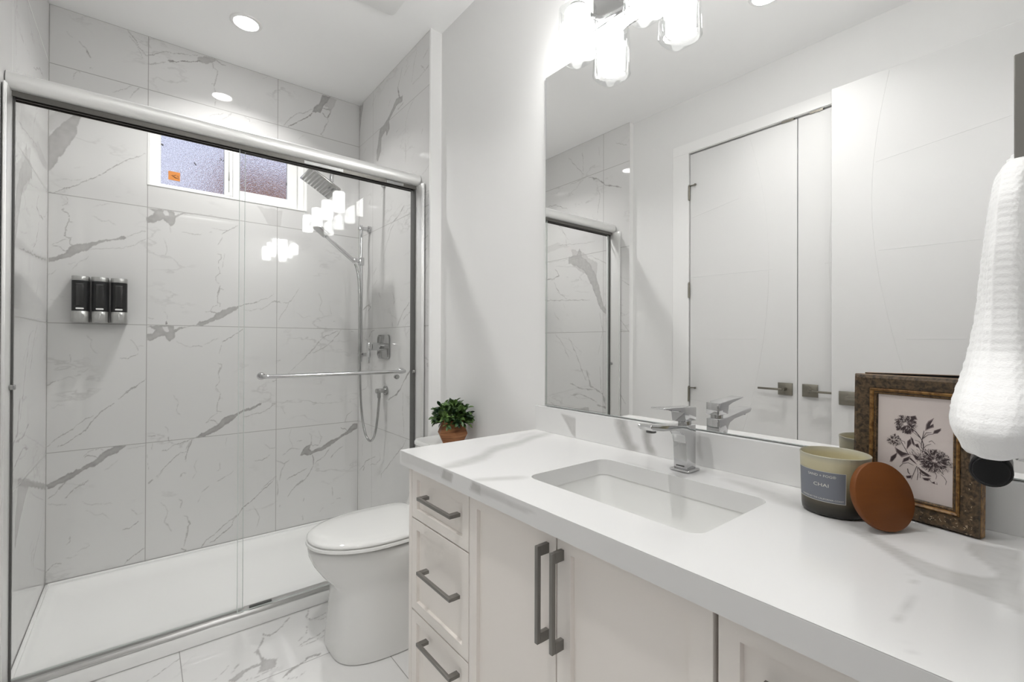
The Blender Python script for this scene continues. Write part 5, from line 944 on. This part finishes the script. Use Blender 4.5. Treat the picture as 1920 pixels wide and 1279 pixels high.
# ---------------------------------------------------------------- picture frame
fs_ = Vector((.2136, .977, 0)).normalized(); fn = Vector((-.977, .2136, 0)).normalized(); ta = math.radians(1.5)
ft = (-fn * math.sin(ta) + Vector((0, 0, 1)) * math.cos(ta)).normalized(); ff = (fn * math.cos(ta) + Vector((0, 0, 1)) * math.sin(ta)).normalized()
FO = Vector((1.0785, .109, Z0 + .0022))
pf = empty('picture_frame', FO, 'antique gold and brown picture frame with a botanical print, leaning on the backsplash', 'picture frame')
def F3(s_, t_, d=0): return fs_ * s_ + ft * t_ + ff * d     # local to the root (unrotated)
FW, FH, FB = .1885, .2615, .037
def mould(name, a, b, da, db, mat, steps=((0, 0),)):
    """mitred moulding ring between inset a and b, heights da..db along profile steps (fraction, height)"""
    mb = MB(); R = []
    for fr, hh in steps:
        i = a + (b - a) * fr
        R.append([F3(i, i, hh), F3(FW - i, i, hh), F3(FW - i, FH - i, hh), F3(i, FH - i, hh)])
    mb.loft(R, cap=False); return mb.build(name, mat, pf, local=True, smooth=25)
mould('outer_moulding', 0, .0265, 0, 0, frame_dark, [(0, -.0215), (0, -.003), (.05, .0), (.25, .0022), (.6, -.0005), (.9, -.003), (1, -.005), (1, -.02)])
mould('edge_band', -.0006, .002, 0, 0, frame_gold, [(0, -.022), (0, -.006), (1, -.005)])
mould('gilt_moulding', .0262, .0325, 0, 0, frame_gold, [(0, -.018), (0, -.003), (.3, -.0012), (.75, -.0035), (1, -.007), (1, -.015)])
mould('inner_moulding', .0323, .0375, 0, 0, frame_dark, [(0, -.018), (0, -.0062), (.4, -.0055), (1, -.010), (1, -.014)])
mb = MB()   # beading on the sight edge and worn gilt specks
nb = 44
for i in range(nb):
    for tt in (0, 1):
        s_ = .036 + (FW - .072) * i / (nb - 1); p = F3(s_, .0352 if tt == 0 else FH - .0352, -.0066); mb.lathe([(.0001, .0011), (.0009, .0007), (.0011, 0), (.0009, -.0007)], p, 6)
for i in range(60):
    for tt in (0, 1):
        s_ = .036 + (FH - .072) * i / 59; p = F3(.0352 if tt == 0 else FW - .0352, s_, -.0066); mb.lathe([(.0001, .0011), (.0009, .0007), (.0011, 0), (.0009, -.0007)], p, 6)
mb.build('beading', frame_gold, pf, local=True, smooth=0)
random.seed(5); mb = MB()
for i in range(80):
    side = random.choice((0, 0, 1, 1, 1)); 
    cx_, cy_ = ((random.gauss(.030, .03) % FW), random.uniform(.006, .022)) if side else (random.uniform(.006, .022), random.gauss(.03, .05) % FH)
    if random.random() < .3: cx_, cy_ = random.uniform(.06, FW - .01), random.uniform(.007, .020)
    a = random.uniform(0, 6.28); L = random.uniform(.0008, .0032); hgt = .0008 if min(cx_, cy_) < .012 else -.0002
    P = [F3(cx_ + L * math.cos(a + q_), cy_ + L * math.sin(a + q_) * .8, .0012 + hgt * .5) for q_ in (-.7, 0, .8)]
    mb.tube(P, .00032, 5)
mb.build('worn_gilt', simple('pale_gilt', (.62, .50, .34), .35, .6), pf, local=True)['kind'] = 'stuff'
mb = MB(); mb.box(.036, FW - .036, .036, FH - .036, -.013, -.0115, M=Matrix((fs_, ft, ff)).transposed().to_4x4()); mb.build('print', paper, pf, local=True, smooth=0)
mb = MB(); mb.box(.010, FW - .010, .010, FH - .0004, -.0225, -.0212, M=Matrix((fs_, ft, ff)).transposed().to_4x4()); mb.build('backing', back_board, pf, local=True, smooth=0)
mb = MB(); mb.box(.080, .112, .001, .150, -.0255, -.0230, M=Matrix((fs_, ft, ff)).transposed().to_4x4() @ Matrix.Translation((0, 0, 0))); mb.build('easel_leg', back_board, pf, local=True, smooth=0)
def blob_c(ks):
    X_ = [v / 1e4 for k in ks for v in INK['b'][k][0::2]]; Y_ = [v / 1e4 for k in ks for v in INK['b'][k][1::2]]; return (sum(X_) / len(X_), sum(Y_) / len(Y_))
nB = len(INK['b']); FL = [blob_c(range(nB - 74, nB - 52)), blob_c(range(nB - 52, nB - 40)), blob_c(range(nB - 40, nB))]
mb = MB()   # the drawn flowers: ink strokes and washes on the sheet
zl = [-.0112]
for st in INK['k']:
    w_ = st[0] * .000058; P = [Vector((st[i] / 1e4, st[i + 1] / 1e4)) for i in range(1, len(st), 2)]
    for p, q_ in zip(P, P[1:]):
        d = q_ - p
        if d.length < 1e-6: continue
        nn = Vector((-d.y, d.x)).normalized() * w_ ; e = d.normalized() * w_ * .4; p2, q2 = p - e, q_ + e
        mb.quad(*[F3(v.x, v.y, zl[0]) for v in (p2 - nn, q2 - nn * .7, q2 + nn * .7, p2 + nn)])
for k, b_ in enumerate(INK['b']):
    P = [(b_[i] / 1e4, b_[i + 1] / 1e4) for i in range(0, len(b_), 2)]
    mb.bm.faces.new([mb.bm.verts.new(F3(a, c, zl[0] + .00005 * (k % 4))) for a, c in P])
random.seed(21); light = MB()
def flower_arcs(cs, ct, rs, rt, n, dark):
    tgt = mb if dark else light
    for i in range(n):
        a = random.uniform(0, 6.28); q_ = math.sqrt(random.uniform(.02, 1)); bend = random.uniform(-.9, .9); L = random.uniform(.0018, .0045)
        x, y = cs + rs * q_ * math.cos(a), ct + rt * q_ * math.sin(a); w_ = random.uniform(.00012, .0005); dr = a + random.gauss(0, .55); P = []
        for k_ in range(4): P.append(Vector((x, y))); dr += bend * .45; x += math.cos(dr) * L / 3; y += math.sin(dr) * L / 3
        for j_, (p, q2) in enumerate(zip(P, P[1:])):
            d = (q2 - p).normalized(); nn = Vector((-d.y, d.x)); w0, w1 = w_ * (.4 + .3 * j_), w_ * (.7 + .2 * j_)
            zz = zl[0] + (.00030 if dark else .00022) + random.uniform(0, .00006)
            tgt.quad(*[F3(v.x, v.y, zz) for v in (p - nn * w0, q2 - nn * w1, q2 + nn * w1, p + nn * w0)])
def cen_(px, py):
    return None
for (cx_, cy_), (rs, rt), n_ in (FL[0], (.0155, .0150), 150), (FL[1], (.0095, .0100), 70), (FL[2], (.0235, .0195), 260):
    flower_arcs(cx_, cy_, rs, rt, n_, True); flower_arcs(cx_, cy_, rs * .95, rt * .95, int(n_ * .55), False)
light.build('petal_highlight', paper, pf, local=True, smooth=0, weld=False)
mb.build('flower_drawing', ink, pf, local=True, smooth=0, weld=False)
mb = MB()
for k, b_ in enumerate(INK['b']):
    P = [(b_[i] / 1e4, b_[i + 1] / 1e4) for i in range(0, len(b_), 2)]; cx_ = sum(p[0] for p in P) / len(P); cy_ = sum(p[1] for p in P) / len(P)
    P = [(cx_ + (a - cx_) * 1.35, cy_ + (c - cy_) * 1.35) for a, c in P]
    mb.bm.faces.new([mb.bm.verts.new(F3(a, c, -.01135)) for a, c in P])
mb.build('flower_wash', ink_soft, pf, local=True, smooth=0, weld=False)

# ---------------------------------------------------------------- towel ring, towel, dark appliance
tr = empty('towel_ring', (.93, 0, 1.48), 'brushed metal square towel ring on the near side wall', 'towel ring')
mb = MB(); rx0, rx1, rz0, rz1, ry = .880, 1.024, 1.402, 1.556, .0505
mb.frame(rx0, rx1, rz0, rz1, .016, .016, .014, .014, ry + .006, ry - .006, lambda a, b, d: (a, d, b), .001)
mb.build('ring', nickel, tr)
mb = MB(); mb.box(.91, .962, .0003, .010, 1.53, 1.585, .0015); mb.box(.926, .946, .010, ry, 1.545, 1.565, .0015); mb.build('wall_mount', nickel, tr)

def towel():
    rows = 150; cols = 260
    zs = np.linspace(0, 1, rows)
    ztop, zbot = 1.432, 1.080
    ctl = [(0, .898, 1.0, .013), (.035, .880, 1.005, .016), (.07, .835, 1.01, .019), (.13, .788, 1.012, .020), (.25, .735, 1.02, .021), (.43, .700, 1.03, .024), (.62, .682, 1.035, .028), (.74, .660, 1.035, .033), (.82, .625, 1.035, .037), (.88, .594, 1.03, .041), (.945, .574, 1.03, .040), (1.0, .592, 1.02, .028)]
    c = np.array(ctl); x0 = np.interp(zs, c[:, 0], c[:, 1]); x1 = np.interp(zs, c[:, 0], c[:, 2]); th = np.interp(zs, c[:, 0], c[:, 3])
    k = np.ones(9) / 9
    def sm(a): b = np.pad(a, 4, mode='edge'); return np.convolve(b, k, 'valid')
    x0, x1, th = sm(x0), sm(x1), sm(th)
    verts = []; 
    for i in range(rows):
        z = ztop + (zbot - ztop) * zs[i]
        a = np.linspace(0, 2 * np.pi, cols, endpoint=False); ca_, sa = np.cos(a), np.sin(a)
        e = .62
        X = (x0[i] + x1[i]) / 2 - (x1[i] - x0[i]) / 2 * np.sign(ca_) * np.abs(ca_) ** (.9)
        half = th[i] * np.sign(sa) * np.abs(sa) ** e
        # folds running down the cloth
        fr = np.clip((X - x0[i]) / (x1[i] - x0[i]), 0, 1); ph = 9.5 * fr ** .8
        fold = .0042 * np.sin(ph * 2.2 + .6) * (.3 + zs[i]) + .003 * np.sin(ph * 4.1 + 2 + zs[i] * 1.5) * (.2 + zs[i])
        Yc = .052
        Y = Yc + half * (1 - .10 * np.sin(ph)) + fold * np.sign(sa) * np.abs(sa) ** .5
        # waffle cells
        arc_ = np.cumsum(np.hypot(np.diff(X, append=X[0]), np.diff(Y, append=Y[0])))
        cell = .0085
        wv = np.minimum(np.abs(((arc_ / cell) % 1) - .5), np.abs((((ztop - z) / cell) % 1) - .5) * np.ones(cols))
        wv = -.0024 * (np.clip(1 - 2 * np.maximum(np.abs(((arc_ / cell) % 1) - .5), np.abs((((ztop - z) / cell) % 1) - .5)), 0, .6))
        nx, ny = -ca_ * .6, sa
        nl = np.hypot(nx, ny) + 1e-6; amp = 1.0 if zs[i] < .93 else .15
        X = X + nx / nl * wv * amp; Y = np.maximum(Y + ny / nl * wv * amp, .004)
        zz = z + .010 * np.sin(fr * 3.1) * (zs[i] ** 6) * -1 + (.004 * np.sin(ph * 2)) * zs[i] ** 4
        for j in range(cols): verts.append((X[j], Y[j], zz[j]))
    mb = MB(); bmv = [mb.bm.verts.new(v) for v in verts]
    for i in range(rows - 1):
        for j in range(cols):
            j2 = (j + 1) % cols; mb.bm.faces.new((bmv[i * cols + j], bmv[i * cols + j2], bmv[(i + 1) * cols + j2], bmv[(i + 1) * cols + j]))
    mb.bm.faces.new([bmv[j] for j in range(cols)])
    # rolled hem closing the bottom
    last = bmv[(rows - 1) * cols:]
    cx_ = sum(v.co.x for v in last) / cols; prev = last
    for f_, dz in ((.93, -.004), (.8, -.006), (.55, -.007)):
        nw = [mb.bm.verts.new((cx_ + (v.co.x - cx_) * (.5 + .5 * f_), .052 + (v.co.y - .052) * f_, v.co.z + dz)) for v in last]
        for j in range(cols): j2 = (j + 1) % cols; mb.bm.faces.new((prev[j], prev[j2], nw[j2], nw[j]))
        prev = nw
    mb.bm.faces.new(list(reversed(prev)))
    o = mb.build('hand_towel', cotton, None, smooth=180, weld=False)
    return tag(recenter(o), 'white waffle-weave hand towel hanging from the square ring', 'towel')
towel()
hd = empty('hair_dryer', (.78, .055, 1.03), 'glossy black rounded appliance hanging below the white towel', 'hair dryer')
pa, pb = Vector((.640, .0565, 1.0575)), Vector((.760, .0665, 1.050))
mb = MB(); ax = pb - pa
mb.tube([pa, pa + ax * .03, pa + ax * .2, pa + ax * .5, pa + ax * .75] + [pa + ax * (.75 + .25 * math.sin(a)) for a in [math.radians(q_) for q_ in (20, 40, 55, 70, 80, 88)]],
        [.0128, .0142, .0152, .0160, .0165] + [.0165 * math.cos(math.radians(q_)) ** .7 for q_ in (20, 40, 55, 70, 80, 88)], 36); mb.build('barrel', black_plastic, hd, smooth=50)
mb = MB()
for k in range(5): c_ = pa + ax * (.03 + .05 * k); mb.tube([c_, c_ + ax * .02], .0154, 36)
mb.build('grille_ring', simple('matt_black_rings', (.02, .02, .02), .6), hd)
mb = MB(); mb.tube([pa + ax * .70, Vector((.74, .052, 1.075)), Vector((.755, .030, 1.095)), Vector((.77, .0035, 1.10))], [.011, .010, .009, .009], 16); mb.build('grip', black_plastic, hd)
